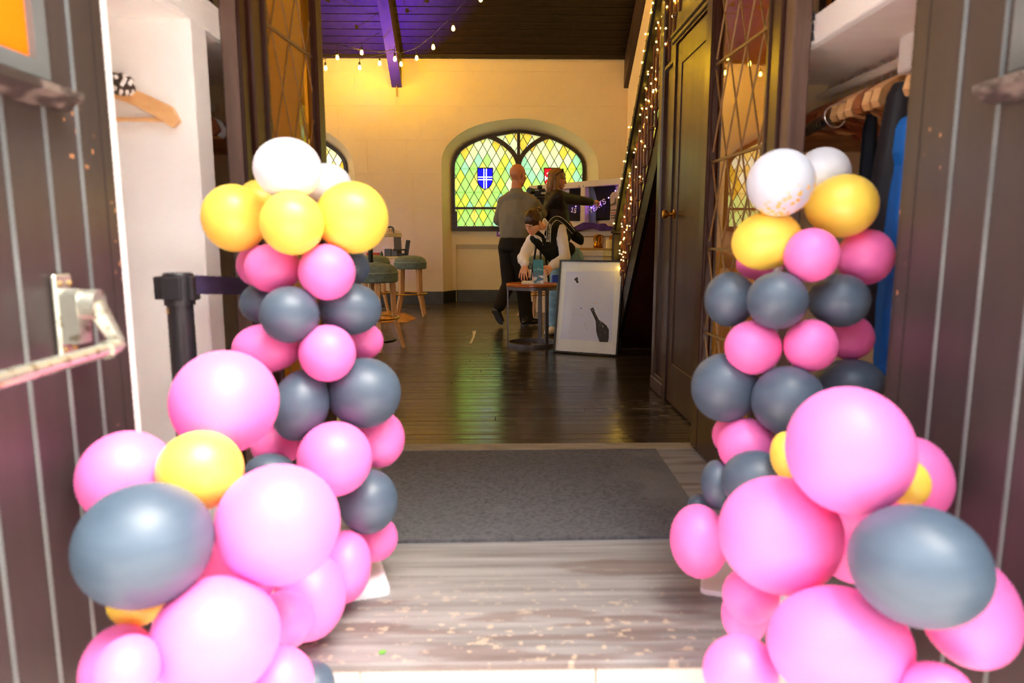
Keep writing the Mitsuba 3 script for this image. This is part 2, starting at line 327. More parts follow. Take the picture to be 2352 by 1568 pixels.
def arched_window(dx, prefix, shields):
    k = struct(key_for('window') if False else ('window_1' if dx == 0 else 'window_2'))
    P = lambda x, y: tuple(at(x, y, YW)[[0, 2]])
    cx = P(1191, 400)[0]
    fr = inner.difference(inner.buffer(-0.045))
    mull = sbox(cx - .022, P(0, 375)[1], cx + .022, P(0, 299)[1]).intersection(inner)
    left = LineString(spline([P(1190, 385), P(1184, 360), P(1168, 340), P(1150, 326), P(1122, 313), P(1108, 309)], 24)).buffer(.033)
    right = affinity.scale(left, -1, 1, origin=(cx, 0))
    ml = sbox(cx - .035, P(0, 480)[1], cx + .035, P(0, 372)[1])
    trz = P(0, 477)[1]
    trans = sbox(ix0, trz - .016, ix1, trz + .016)
    low = sbox(ix0 + .045, SILL + .045, ix1 - .045, trz - .016)
    inl = low.difference(low.buffer(-.03)).difference(sbox(ix0, trz - .05, ix1, trz))
    ml2 = sbox(cx - .03, SILL, cx + .03, trz)
    wood = union_all([fr, mull, left, right, ml, ml2, trans, inl]).intersection(inner)
    sh = lambda g: affinity.translate(g, dx, 0)
    obj('frame', xz(sh(wood), YW - .035, YW + .03), 'frame_dark', k)
    obj('frame_outer_bead', xz(sh(inner.difference(inner.buffer(-.018))), YW - .055, YW - .034), 'frame_dark', k)
    light = inner.difference(wood.buffer(.001))
    shp = []
    if shields:
        for nm, (a, b2, top, bot), m, in (('blue', (1097, 1131.5, 386, 435), 'blue_glass'), ('red', (1250, 1285, 386, 435), 'red_glass')):
            u = lambda fx, fy: P(a + (b2 - a) * fx, top + (bot - top) * fy)
            sp = Polygon([u(0, 0), u(1, 0), u(1, .5), u(.98, .64), u(.88, .8), u(.72, .92), u(.5, 1), u(.28, .92), u(.12, .8), u(.02, .64), u(0, .5)])
            shp.append(sp)
            if nm == 'blue':
                st = union_all([LineString([u(.42, -.1), u(.42, 1.1)]).buffer(.009), LineString([u(.58, -.1), u(.58, 1.1)]).buffer(.009), LineString([u(-.1, .42), u(1.1, .42)]).buffer(.009), LineString([u(-.1, .54), u(1.1, .54)]).buffer(.009)])
            else:
                arms = []
                for q in range(3):
                    ang = math.radians(90 + 60 * q + 30); c0 = np.array(u(.5, .48)); dv = np.array([math.cos(ang), math.sin(ang)]); nv = np.array([-dv[1], dv[0]])
                    for sg in (1, -1):
                        e = c0 + dv * sg * .1; arms.append(Polygon([c0 + nv * .012, c0 - nv * .012, e - nv * .014, e + dv * sg * .012 - nv * .03, e + dv * sg * .012 + nv * .03, e + nv * .014]).convex_hull if False else Polygon([c0 + nv * .01, c0 - nv * .01, e - nv * .018, e + nv * .018]))
                        arms.append(LineString([e + nv * .03, e - nv * .03]).buffer(.008))
                st = union_all(arms)
            st = st.intersection(sp)
            kk = obj('shield', sheet(sp.difference(st), (0, YW, 0), (1, 0, 0), (0, 0, 1)), m, k, label=('blue shield with white double cross bands' if nm == 'blue' else 'red shield with white cross of bars'))
            obj('band', sheet(st, (0, YW, 0), (1, 0, 0), (0, 0, 1)), 'white_glass', kk)
            obj('shield_lead', xz(sp.buffer(.006).difference(sp.buffer(-.003)), YW - .008, YW + .006), 'lead_black', k)
    glass = light.difference(union_all([s_.buffer(.004) for s_ in shp])) if shp else light
    w, h = .1367, .2385
    ox, oz = P(1191, 400)[0], P(0, 385)[1]
    rr = random.Random(17 if dx == 0 else 23)
    leads = []; xa, za, xb, zb = inner.bounds
    for i in range(-18, 19):
        for j in range(-14, 15):
            if (i + j) % 2: continue
            c0 = (ox + i * w / 2, oz + j * h / 2)
            dia = Polygon([(c0[0] - w / 2, c0[1]), (c0[0], c0[1] - h / 2), (c0[0] + w / 2, c0[1]), (c0[0], c0[1] + h / 2)])
            g = dia.buffer(-.0035, join_style='mitre').intersection(glass)
            for p in polys(g):
                if p.area < .0002: continue
                hh = (c0[1] - SILL) / 1.4
                pal = rr.random()
                if dx == 0:
                    idx = rr.choice((1, 0, 3, 4, 3, 1) if hh < .5 else (0, 2, 6, 5, 2, 6) if hh > .78 else (0, 1, 3, 6, 4, 3))
                else:
                    idx = rr.choice((0, 1, 4, 2, 5)) if hh > .4 else 6
                obj('pane', sheet(sh(p), (0, YW, 0), (1, 0, 0), (0, 0, 1)), (f'pane_glass_{idx}' if dx == 0 else f'pane_warm_{idx}'), k)
            leads += [LineString([(c0[0] - w / 2, c0[1]), (c0[0], c0[1] + h / 2)]), LineString([(c0[0], c0[1] + h / 2), (c0[0] + w / 2, c0[1])])]
    net = union_all([l.buffer(.0038, cap_style='square') for l in leads]).intersection(glass)
    obj('lead_came', xz(sh(net), YW - .005, YW + .004), 'lead_black', k)
    bars_ = union_all([sbox(ix0, P(0, 385)[1] - .003, ix1, P(0, 385)[1] + .003), sbox(ix0, P(0, 440)[1] - .003, ix1, P(0, 440)[1] + .003), sbox(P(1085, 0)[0] - .004, SILL, P(1085, 0)[0] + .004, trz)]).intersection(light)
    obj('saddle_bar', xz(sh(bars_), YW + .008, YW + .012), 'lead', k)
    obj('casement_stay', cat_(box(cx + dx - .4, cx + dx - .2, YW - .055, YW - .045, SILL + .05, SILL + .06), box(cx + dx - .41, cx + dx - .39, YW - .06, YW - .03, SILL + .04, SILL + .08)), 'lead_black', k)
arched_window(0, '', True); arched_window(DX2, '', False)
# hung daylight: everything outside these windows is the open sky

# ================================================================ side and front walls, roof
lholes = [sbox(y, .95, y + 1.35, 2.85) for y in (4.3, 6.25, 8.2)]  # unseen side windows, placed to let daylight into the hall
wl = struct('wall_left', yz(sbox(3.15, 0, 10.85, ZT + .2).difference(union_all(lholes)), XL - .3, XL), 'plaster')
scene['m_clear_sheet'] = {'type': 'principledthin', 'base_color': rgb((.93, .95, .96)), 'diff_trans': 1.9, 'roughness': .5, 'eta': 1.3}
def unseen_window(hole, place):
    k = struct('window', None)
    obj('frame', place(hole.difference(hole.buffer(-.05)), 0, .07), 'frame_dark', k)
    a0, b0, a1, b1 = hole.buffer(-.05).bounds; n1, n2 = max(2, round((a1 - a0) / .62)), max(2, round((b1 - b0) / .62))
    for i in range(n1):
        for j in range(n2):
            cell = sbox(a0 + (a1 - a0) * i / n1 + .012, b0 + (b1 - b0) * j / n2 + .012, a0 + (a1 - a0) * (i + 1) / n1 - .012, b0 + (b1 - b0) * (j + 1) / n2 - .012)
            obj('pane', place(cell, None, None), 'clear_sheet', k)
    bars = union_all([sbox(a0 + (a1 - a0) * i / n1 - .012, b0, a0 + (a1 - a0) * i / n1 + .012, b1) for i in range(1, n1)] + [sbox(a0, b0 + (b1 - b0) * j / n2 - .012, a1, b0 + (b1 - b0) * j / n2 + .012) for j in range(1, n2)])
    obj('glazing_bars', place(bars, .02, .05), 'frame_dark', k)
for h in lholes: unseen_window(h, lambda g, a, b_: sheet(g, (XL - .15, 0, 0), (0, 1, 0), (0, 0, 1)) if a is None else yz(g, XL - .19 + a, XL - .19 + b_))
fhole = sbox(-4.9, .85, -1.9, 3.5)  # unseen front window, placed to light the people and poster
# right wall with one plain leaded window behind the stair
WR = 1.90
hole = sbox(8.2, 1.0, 9.35, 2.7)
struct('wall_right', yz(sbox(3.1, 0, 10.85, 9.0).difference(hole), WR, WR + .35), 'plaster')
k3 = struct('window_3', None)
obj('frame', yz(hole.difference(hole.buffer(-.05)), WR + .1, WR + .18), 'frame_dark', k3)
rr = random.Random(5); w, h = .1367, .2385; hi = hole.buffer(-.05); leads = []
for i in range(0, 20):
    for j in range(0, 18):
        if (i + j) % 2: continue
        c0 = (8.2 + i * w / 2, 1.0 + j * h / 2)
        dia = Polygon([(c0[0] - w / 2, c0[1]), (c0[0], c0[1] - h / 2), (c0[0] + w / 2, c0[1]), (c0[0], c0[1] + h / 2)])
        for p in polys(dia.buffer(-.0035, join_style='mitre').intersection(hi)):
            obj('pane', sheet(p, (WR + .14, 0, 0), (0, 1, 0), (0, 0, 1)), f'pane_glass_{rr.choice((1, 3, 0, 4))}', k3)
        leads += [LineString([(c0[0] - w / 2, c0[1]), (c0[0], c0[1] + h / 2)]), LineString([(c0[0], c0[1] + h / 2), (c0[0] + w / 2, c0[1])])]
obj('lead_came', yz(union_all([l.buffer(.0038) for l in leads]).intersection(hi), WR + .136, WR + .145), 'lead_black', k3)
# front wall of the hall around the porch opening
struct('wall_front', xz(sbox(XL, 0, WR, 7.5).difference(sbox(-1.0, -.1, 1.06, 2.45)).difference(fhole), 3.165, 3.3), 'plaster')
unseen_window(fhole, lambda g, a, b_: sheet(g, (0, 3.23, 0), (1, 0, 0), (0, 0, 1)) if a is None else xz(g, 3.2 + a, 3.2 + b_))
# gable ends are closed by the side walls; the roof: boards on the slope towards the back wall
SL = math.radians(36); ZR0 = 3.60; YR0 = 10.45; RIDGE_Y = 6.8
RIDGE_Z = ZR0 + (YR0 - RIDGE_Y) * math.tan(SL)
ck = struct('ceiling', None)
d_sl = np.array([0, -math.cos(SL), math.sin(SL)]); nrm = np.array([0, -math.sin(SL), -math.cos(SL)])
Ltot = (YR0 - RIDGE_Y) / math.cos(SL)
nb = 0; s0 = 0.0; o = np.array([0, YR0, ZR0])
while s0 < Ltot - .02:
    bwid = .118
    a = o + d_sl * (s0 + .003); c = o + d_sl * (s0 + bwid - .003)
    pr = [a, c]
    M = np.array([[XL, *(0, 0)]])
    mesh = to_frame(box(XL, XR, s0 + .003, s0 + bwid - .003, -.02, 0.0, .003), o, (1, 0, 0), d_sl, -nrm)
    obj('roof_board', mesh, 'black_wood', ck); s0 += bwid; nb += 1
obj('roof_deck', to_frame(box(XL - .3, XR + .3, -.3, Ltot, 0.0, .08), o, (1, 0, 0), d_sl, -nrm), 'black_wood', ck)
o2 = np.array([0, RIDGE_Y, RIDGE_Z]); d2 = np.array([0, -math.cos(SL), -math.sin(SL)]); n2 = np.array([0, -math.sin(SL), math.cos(SL)])
obj('roof_deck', to_frame(box(XL - .3, XR + .3, -.02, (RIDGE_Y - 2.9) / math.cos(SL), 0, .08), o2, (1, 0, 0), d2, n2), 'black_wood', ck)
# closing gables above the side walls
g = Polygon([(3.0, ZT), (10.9, ZT), (10.6, ZT + .1), (RIDGE_Y, RIDGE_Z + .1), (3.0, RIDGE_Z - (RIDGE_Y - 3.0) * math.tan(SL) + .1)])
struct('wall_left_gable', yz(g, XL - .3, XL), 'plaster')
struct('wall_right_gable', yz(g.buffer(.2), WR + .36, WR + .5), 'plaster')
zf0, zf1 = at(1000, 135, YB)[2], at(1000, 102, YB - .05)[2]
struct('trim_2', box(XL, WR, YB - .06, YB + .005, zf0, zf1 + .03, .004), 'black_wood')
# roof trusses: principal rafters
mat('truss_wood', lambda p, n, uv: MX(S(52, 40, 36), S(78, 62, 56), FB(p.x * 12, p.y * 3, p.z * 3, 3)), 0.5, 0.4)
def rafter(x0, x1):
    ang = math.radians(37.5)
    z0 = at(910, 200, YB - .02)[2]
    yb = YB - .01
    prof = Polygon([(yb, z0), (yb - 3.6, z0 + 3.6 * math.tan(ang)), (yb - 3.6, z0 + 3.6 * math.tan(ang) + .42), (yb, z0 + .46)])
    obj('rafter', yz(prof, x0, x1), 'truss_wood', ck)
rafter(-1.565, -1.42); rafter(1.835, 1.93); rafter(-5.3, -5.16)
obj('bracket_plate', cat_(box(-1.5, -1.485, YB - .03, YB - .008, 3.1, 3.2), box(-1.5, -1.485, YB - .02, YB - .008, 3.04, 3.1)), 'lead', ck)

# ================================================================ facade, porch walls and the two coat alcoves
ZS = 1.588           # underside of the shelves above the alcoves
struct('wall_facade_left', box(-1.78, -0.90, 1.46, 1.60, -0.25, 3.3), 'stone')
struct('wall_facade_right', box(0.985, 1.82, 1.46, 1.60, -0.25, 3.3), 'stone')
struct('wall_facade_top', box(-0.90, 0.985, 1.42, 1.62, 2.05, 3.3), 'stone')  # unseen header over the doorway, set low to shade the balloon columns
struct('trim_3', cat_(box(-0.915, -0.858, 1.458, 1.605, -0.02, 2.05, .004)), 'white_paint')
struct('trim_4', cat_(box(0.932, 0.99, 1.458, 1.605, -0.02, 2.05, .004)), 'outer_plank')
struct('ceiling_porch', box(-1.7, 1.75, 1.46, 3.3, 2.55, 2.7), 'white_paint')
# left alcoves
struct('wall_left_alcove', box(-1.72, -1.62, 1.6, 3.3, -0.1, 2.6), 'white_paint')
struct('partition', None); labels['partition'] = {'kind': 'structure'}
obj('panel', box(-1.63, -0.872, 2.055, 2.165, 0, ZS + .001, .004), 'white_paint', 'partition')
struct('wall_left_alcove_end', box(-1.63, -0.9, 2.92, 3.16, 0, 2.6), 'plaster')
sl_ = struct('alcove_shelf', None)
obj('fascia', box(-0.90, -0.870, 1.60, 2.335, ZS, ZS + .094, .004), 'white_paint', sl_)
obj('soffit', box(-1.63, -0.90, 1.60, 2.165, ZS, ZS + .09), 'white_paint', sl_)
obj('soffit', box(-1.63, -0.90, 2.165, 2.93, ZS, ZS + .09), 'rough_soffit', sl_)
# right alcove
struct('wall_right_alcove', box(1.64, 1.74, 1.6, 3.3, -0.1, 2.6), 'plaster')
struct('wall_right_alcove_end', box(1.03, 1.65, 2.86, 3.16, 0, 2.6), 'plaster')
sr_ = struct('alcove_shelf', None)
obj('fascia', box(0.998, 1.03, 1.60, 2.33, ZS - .006, ZS + .085, .004), 'white_paint', sr_)
obj('soffit', box(1.03, 1.65, 1.60, 2.87, ZS, ZS + .085), 'rough_soffit', sr_)
mat('chip_grey', S(96, 98, 104), 0.7)
rr = random.Random(3)
chips = []
for q in range(3):
    zc = ZS + .005 + q * .03
    pts = [(2.262 + rr.uniform(-.008, .004), zc), (2.285 + rr.uniform(-.004, .01), zc + .004), (2.28 + rr.uniform(-.004, .01), zc + .03), (2.266 + rr.uniform(-.005, .005), zc + .028)]
    chips.append(yz(Polygon(pts), 0.9965, 0.999))
obj('chipped_patch', cat_(chips), 'chip_grey', sr_)
# narrow walls behind the folded inner doors
struct('wall_left_reveal', box(-0.90, -0.86, 2.40, 3.16, 0, 2.6), 'amber_wall')
struct('wall_right_reveal', box(1.0, 1.03, 2.42, 3.16, 0, 2.6), 'amber_wall')
# amber leaded lights above the shelves
def leaded_fan(x, y0, y1, z0, z1):
    k = struct(key_for('window'), None) if False else struct('window', None)
    obj('frame', yz(sbox(y0, z0, y1, z1).difference(sbox(y0 + .03, z0 + .03, y1 - .03, z1 - .03)), x - .015, x + .015), 'frame_dark', k)
    r_ = sbox(y0 + .03, z0 + .03, y1 - .03, z1 - .03); w, h = .13, .24; leads = []
    for i in range(int((y1 - y0) / w * 2) + 3):
        for j in range(int((z1 - z0) / h * 2) + 3):
            if (i + j) % 2: continue
            c0 = (y0 + i * w / 2, z0 + j * h / 2)
            dia = Polygon([(c0[0] - w / 2, c0[1]), (c0[0], c0[1] - h / 2), (c0[0] + w / 2, c0[1]), (c0[0], c0[1] + h / 2)])
            for p in polys(dia.buffer(-.004, join_style='mitre').intersection(r_)): obj('pane', sheet(p, (x, 0, 0), (0, 1, 0), (0, 0, 1)), 'amber_frost', k)
            leads += [LineString([(c0[0] - w / 2, c0[1]), (c0[0], c0[1] + h / 2)]), LineString([(c0[0], c0[1] + h / 2), (c0[0] + w / 2, c0[1])])]
    obj('lead_came', yz(union_all([l.buffer(.005) for l in leads]).intersection(r_), x - .004, x + .004), 'lead_black', k)
leaded_fan(-1.15, 1.62, 2.9, ZS + .12, 2.5)
leaded_fan(1.28, 1.62, 2.84, ZS + .10, 2.5)

# ---------------------------------------------------------------- door posts and the folded inner doors with leaded amber glass
def inner_door(kname, hinge, far, side, dlabel):
    """side=-1: left leaf. local u runs from the hinge to the far edge, v is thickness away from the passage"""
    hinge, far = np.array(hinge), np.array(far); L = np.linalg.norm(far - hinge); u2 = (far - hinge) / L
    u = np.array([*u2, 0]); v = np.array([u2[1], -u2[0], 0]) * (1 if side > 0 else -1); o = np.array([*hinge, 0])
    fr = lambda m: to_frame(m, o, u, v, (0, 0, 1))
    k = struct(kname, None, label=dlabel)
    t = .042; ZT_, ST = 2.30, .092
    # stiles and rails
    obj('stile', fr(box(0, ST, 0, t, .012, ZT_, .006)), 'dark_wood', k)
    obj('stile', fr(box(L - ST, L, 0, t, .012, ZT_, .006)), 'dark_wood', k)
    obj('rail', fr(box(ST - .004, L - ST + .004, .002, t - .002, .012, .24, .004)), 'dark_wood', k)
    obj('rail', fr(box(ST - .004, L - ST + .004, .002, t - .002, ZT_ - .1, ZT_, .004)), 'dark_wood', k)
    # glazing beads (bright moulded edge)
    bead = []
    for a in (ST, L - ST):
        for q in (-.004,): bead.append(fr(box(a - .011, a + .011, q - .006, q + .01, .23, ZT_ - .09, .004)))
    obj('glazing_bead', cat_(bead), 'dark_wood', k)
    reg = sbox(ST, .24, L - ST, ZT_ - .1)
    mz = [0.56, 0.93, 1.30, 1.70]
    for z_ in mz: obj('glazing_bar', fr(box(ST, L - ST, t / 2 - .005, t / 2 + .005, z_ - .005, z_ + .005)), 'lead', k)
    reg2 = reg.difference(union_all([sbox(ST, z_ - .008, L - ST, z_ + .008) for z_ in mz]))
    w, h = .165, .38; leads = []
    for i in range(-1, 10):
        for j in range(-1, 14):
            if (i + j) % 2: continue
            c0 = (ST + i * w / 2 + .02, .56 + (j - 2) * h / 2)
            dia = Polygon([(c0[0] - w / 2, c0[1]), (c0[0], c0[1] - h / 2), (c0[0] + w / 2, c0[1]), (c0[0], c0[1] + h / 2)])
            for p in polys(dia.intersection(reg2)):
                if p.area > .0003: obj('pane', sheet(p, o + v * t / 2, u, (0, 0, 1)), 'amber_frost' if side < 0 else 'amber_glass', k)
            leads += [LineString([(c0[0] - w / 2, c0[1]), (c0[0], c0[1] + h / 2)]), LineString([(c0[0], c0[1] + h / 2), (c0[0] + w / 2, c0[1])])]
    net = union_all([l.buffer(.0017) for l in leads]).intersection(reg2)
    obj('lead_came', fr(to_frame(extrude(net, .007), (0, t / 2 - .0035, 0), (1, 0, 0), (0, 0, 1), (0, 1, 0))), 'lead', k)
    return k, u, v, o
inner_door('door_1', (-0.793, 2.33), (-0.731, 3.0), -1, 'left inner door leaf of dark wood with amber leaded glass')
kd, *_ = inner_door('door_2', (0.925, 2.33), (0.896, 3.10), 1, 'right inner door leaf of dark wood with amber leaded glass')
obj('door_closer', cat_(box(-0.76, -0.71, 2.92, 3.03, 2.14, 2.2, .006), bar((-0.735, 2.95, 2.2), (-0.80, 2.7, 2.22), .02, .008)), 'slate_dark', 'door_1')
k = struct('trim_5', None)
obj('post', box(-0.868, -0.818, 2.255, 2.34, 0, 2.55, .006), 'post_wood', k)
obj('post_edge', box(-0.818, -0.806, 2.262, 2.32, 0, 2.55, .004), 'dark_wood', k)
obj('jamb', box(-0.88, -0.80, 2.34, 2.42, 0, 2.55, .004), 'dark_wood', k)
k = struct('trim_6', None)
obj('post', box(0.930, 0.988, 2.255, 2.33, 0, 2.55, .006), 'post_wood', k)
obj('jamb', box(0.918, 0.998, 2.33, 2.42, 0, 2.55, .004), 'dark_wood', k)
struct('trim_7', box(-0.95, 1.06, 2.28, 2.36, 2.36, 2.55, .006), 'dark_wood')

# ---------------------------------------------------------------- outer doors, opened outwards
def outer_door(kname, X, side, label_):
    """inner face at x = X; planks run vertically; y from the hinge (1.55) towards the camera"""
    k = struct(kname, None, label=label_)
    s = side; xo = X + s * .05
    Z0, Z1 = 0.012, 2.03
    ys = ([1.552, 1.512, 1.430, 1.328, 1.216, 1.105, .99, .875, .76, .66] if s < 0 else [1.552, 1.507, 1.391, 1.275, 1.155, 1.04, .925, .81, .70])
    wy1, wy0, wz0, wz1 = (1.345, .80, 1.262, 1.85) if s < 0 else (1.247, .75, 1.262, 1.85)
    hole = sbox(wy0, wz0, wy1, wz1)
    for a, b_ in zip(ys[:-1], ys[1:]):
        g = sbox(b_ + .0025, Z0, a - .0025, Z1).difference(hole)
        for p in polys(g): obj('plank', yz(p, X + s * .004, xo - s * .004), 'outer_plank', k)
    core = sbox(ys[-1], Z0 + .01, ys[0], Z1 - .01).difference(hole)
    obj('core', yz(core, X + s * .012, xo - s * .012), 'outer_plank', k)
    for a in ys[2:-1]:
        ln = LineString([(a, Z0 + .02), (a, Z1 - .02)]).difference(hole.buffer(.012))
        for q in getattr(ln, 'geoms', [ln]):
            if q.length < .02: continue
            (ya, za), (_, zb) = q.coords[0], q.coords[-1]
            obj('bead', cyl((X + s * .0045, ya, za), (X + s * .0045, ya, zb), .0052, 8), 'bead_paint', k, smooth=30)
    # glazed upper panel
    w1 = hole.buffer(-.0)
    fr = w1.difference(sbox(wy0 + .05, wz0 + .03, wy1 - .036, wz1 - .05))
    obj('window_frame', yz(fr, X - s * .006, X + s * .03), 'bead_paint', k)
    pn = sbox(wy0 + .045, wz0 + .025, wy1 - .032, wz1 - .045)
    for j, (a, b_) in enumerate(zip(np.linspace(wy0 + .045, wy1 - .032, 4)[:-1], np.linspace(wy0 + .045, wy1 - .032, 4)[1:])):
        obj('pane', sheet(sbox(a, wz0 + .025, b_ - .004, wz1 - .045), (X + s * .007, 0, 0), (0, 1, 0), (0, 0, 1)), ('orange_glass', 'amber_glass2')[j % 2] if s < 0 else 'amber_glass2', k)
    # moulded sill under the glass
    prof = Polygon([(0, 0), (.02, 0), (.035, .012), (.05, .02), (.052, .032), (.04, .037), (0, .05)])
    m = to_frame(extrude(prof, (wy1 + .03) - (wy0 - .05)), (X + s * .004, wy0 - .05, wz0 - .05), (-s, 0, 0), (0, 0, 1), (0, 1, 0))
    obj('sill', m, 'sill_paint', k, smooth=25)
    obj('hinge', cat_([cyl((X + s * .03, 1.56, z), (X + s * .03, 1.56, z + .1), .009, 10) for z in (.25, 1.0, 1.8)]), 'slate_dark', k)
    return k
scene['m_orange_glass'] = {'type': 'principledthin', 'base_color': rgb(S(255, 120, 20)), 'diff_trans': 1.0, 'roughness': 0.25, 'eta': 1.5}
scene['m_amber_glass2'] = {'type': 'principledthin', 'base_color': rgb(S(255, 180, 40)), 'diff_trans': 1.0, 'roughness': 0.25, 'eta': 1.5}
mat('sill_paint', lambda p, n, uv: MX(S(60, 52, 48), S(118, 106, 98), SS(.45, .7, FB(p.x * 30, p.y * 22, p.z * 30, 3))), 0.4)
kl = outer_door('door_3', -0.84, -1, 'left outer door of dark vertical planks opened outwards, with crash bar')
kr = outer_door('door_4', 0.905, 1, 'right outer door of dark vertical planks opened outwards')
# crash bar on the left door
mat('bar_metal', lambda p, n, uv: MX(S(196, 196, 182), S(150, 140, 118), SS(.6, .75, FB(p.x * 60, p.y * 60, p.z * 60, 3))), 0.28, 0.5, 0.75)
kb = obj('crash_bar', cat_(box(-.842, -.832, 1.295, 1.348, .745, .905, .004)), 'bar_metal', kl, label='worn pale metal crash bar')
prof = Polygon([(-.05, -.055), (.045, -.055), (.052, -.03), (.052, .028), (.03, .05), (-.03, .056), (-.05, .04)])
obj('gear_case', yz(affinity.translate(affinity.scale(prof, .42, .95, origin=(0, 0)), 1.322, .825), -.834, -.800), 'bar_metal', kb, smooth=35)
obj('pivot_boss', cyl((-.82, 1.33, .845), (-.775, 1.335, .845), .03, 24), 'bar_metal', kb, smooth=40)
obj('lever_arm', taper((-.785, 1.335, .845), (-.752, 1.345, .768), .034, .024), 'bar_metal', kb)
obj('push_bar', tube([(-.752, 1.352, .764), (-.75, 1.33, .762), (-.75, 1.0, .762), (-.75, .62, .762)], [.011, .0135, .0135, .0135], 18), 'bar_metal', kb, smooth=40)
obj('collar', cyl((-.75, 1.296, .762), (-.75, 1.308, .762), .018, 18), 'bar_metal', kb, smooth=40)
for z_ in (.762, .888):
    for dy in (-.014, .014): obj('screw', sph(.0055, (-.831, 1.322 + dy, z_), 1), 'lead', kb)

# ---------------------------------------------------------------- dark panelled wall on the right with the cupboard door
XD = 1.01
k = struct('wall_right_panelling', None)
obj('panel', yz(sbox(3.16, 0, 4.42, 4.6).difference(sbox(3.36, .01, 4.03, 2.06)), XD + .012, XD + .06), 'dark_wood', k)
obj('end_post', box(XD - .012, XD + .08, 4.33, 4.42, 0, 4.5, .008), 'dark_wood', k)
for (a, b_, c, d) in ((4.07, 4.33, .1, 2.0),):
    fr = sbox(a, c, b_, d); obj('moulding', yz(fr.difference(fr.buffer(-.018)), XD - .004, XD + .014), 'dark_wood', k)
obj('architrave', yz(sbox(3.30, 0, 4.085, 2.12).difference(sbox(3.36, -.1, 4.03, 2.06)), XD - .012, XD + .014), 'dark_wood', k)
obj('head_moulding', cat_(box(XD - .03, XD + .014, 3.28, 4.10, 2.10, 2.125, .006), box(XD - .022, XD + .014, 3.28, 4.10, 2.07, 2.10, .006)), 'dark_wood', k)
obj('skirting', cat_(box(XD - .016, XD + .014, 4.085, 4.42, 0, .09, .008), box(XD - .008, XD + .014, 4.085, 4.42, .09, .115, .006)), 'dark_wood', k)
k = struct('door_5', None, label='dark varnished cupboard door with a brass knob in the right wall')
obj('leaf', box(XD + .004, XD + .044, 3.365, 4.025, .012, 2.055, .004), 'dark_wood', k)
obj('stile', cat_(box(XD - .002, XD + .006, 3.365, 3.46, .012, 2.055, .003), box(XD - .002, XD + .006, 3.93, 4.025, .012, 2.055, .003), box(XD - .002, XD + .006, 3.46, 3.93, 1.93, 2.055, .003), box(XD - .002, XD + .006, 3.46, 3.93, .012, .25, .003)), 'dark_wood', k)
mat('brass', S(214, 160, 60), 0.22, 0.5, 1.0)
kk = obj('knob', lathe([(0, 0), (.026, 0), (.027, .004), (.012, .008), (.009, .03), (.012, .036), (.024, .044), (.026, .056), (.02, .066), (0, .069)], 28), 'brass', k, smooth=30)
scene[kk] = PLY(to_frame(lathe([(0, 0), (.026, 0), (.027, .004), (.012, .008), (.009, .03), (.012, .036), (.024, .044), (.026, .056), (.02, .066), (0, .069)], 28), (XD - .002, 3.985, 1.115), (0, 1, 0), (0, 0, 1), (-1, 0, 0)), 'brass', 30)

# ================================================================ balloons
def latex(name, c, rough, clear=0.5, trans=0.0, sheen=0.0):
    scene['m_' + name] = {'type': 'twosided', 'bsdf': {'type': 'principled', 'base_color': rgb(c) if not callable(c) else mikit.proc(c), 'roughness': rough, 'specular': 0.5, 'clearcoat': clear, 'clearcoat_gloss': .6, 'flatness': 0.0, 'sheen': sheen}}
latex('latex_pink', (.95, .18, .51), 0.48, 0.18)
latex('latex_yellow', S(252, 214, 84), 0.36, 0.6, sheen=.3)
latex('latex_grey', lambda p, n, uv: MX(S(62, 78, 94), S(82, 98, 114), FB(p.x * 11, p.y * 11, p.z * 26, 3)), 0.44, 0.22)
latex('latex_white', S(222, 226, 234), 0.3, 0.6)
def _conf(p, n, uv):
    d1, d2, w = mikit.voronoi(p.x * 60, (p.z - p.y) * 46)
    low = SS(1.105, 1.06, p.z + (0.706 - p.x) * .6)
    on = SS(.36, .3, d1) * dr.select(w > 0.25, 1.0, 0.0) * low
    return MX(S(196, 202, 214), S(244, 176, 50), on)
latex('latex_confetti', _conf, 0.28, 0.7)
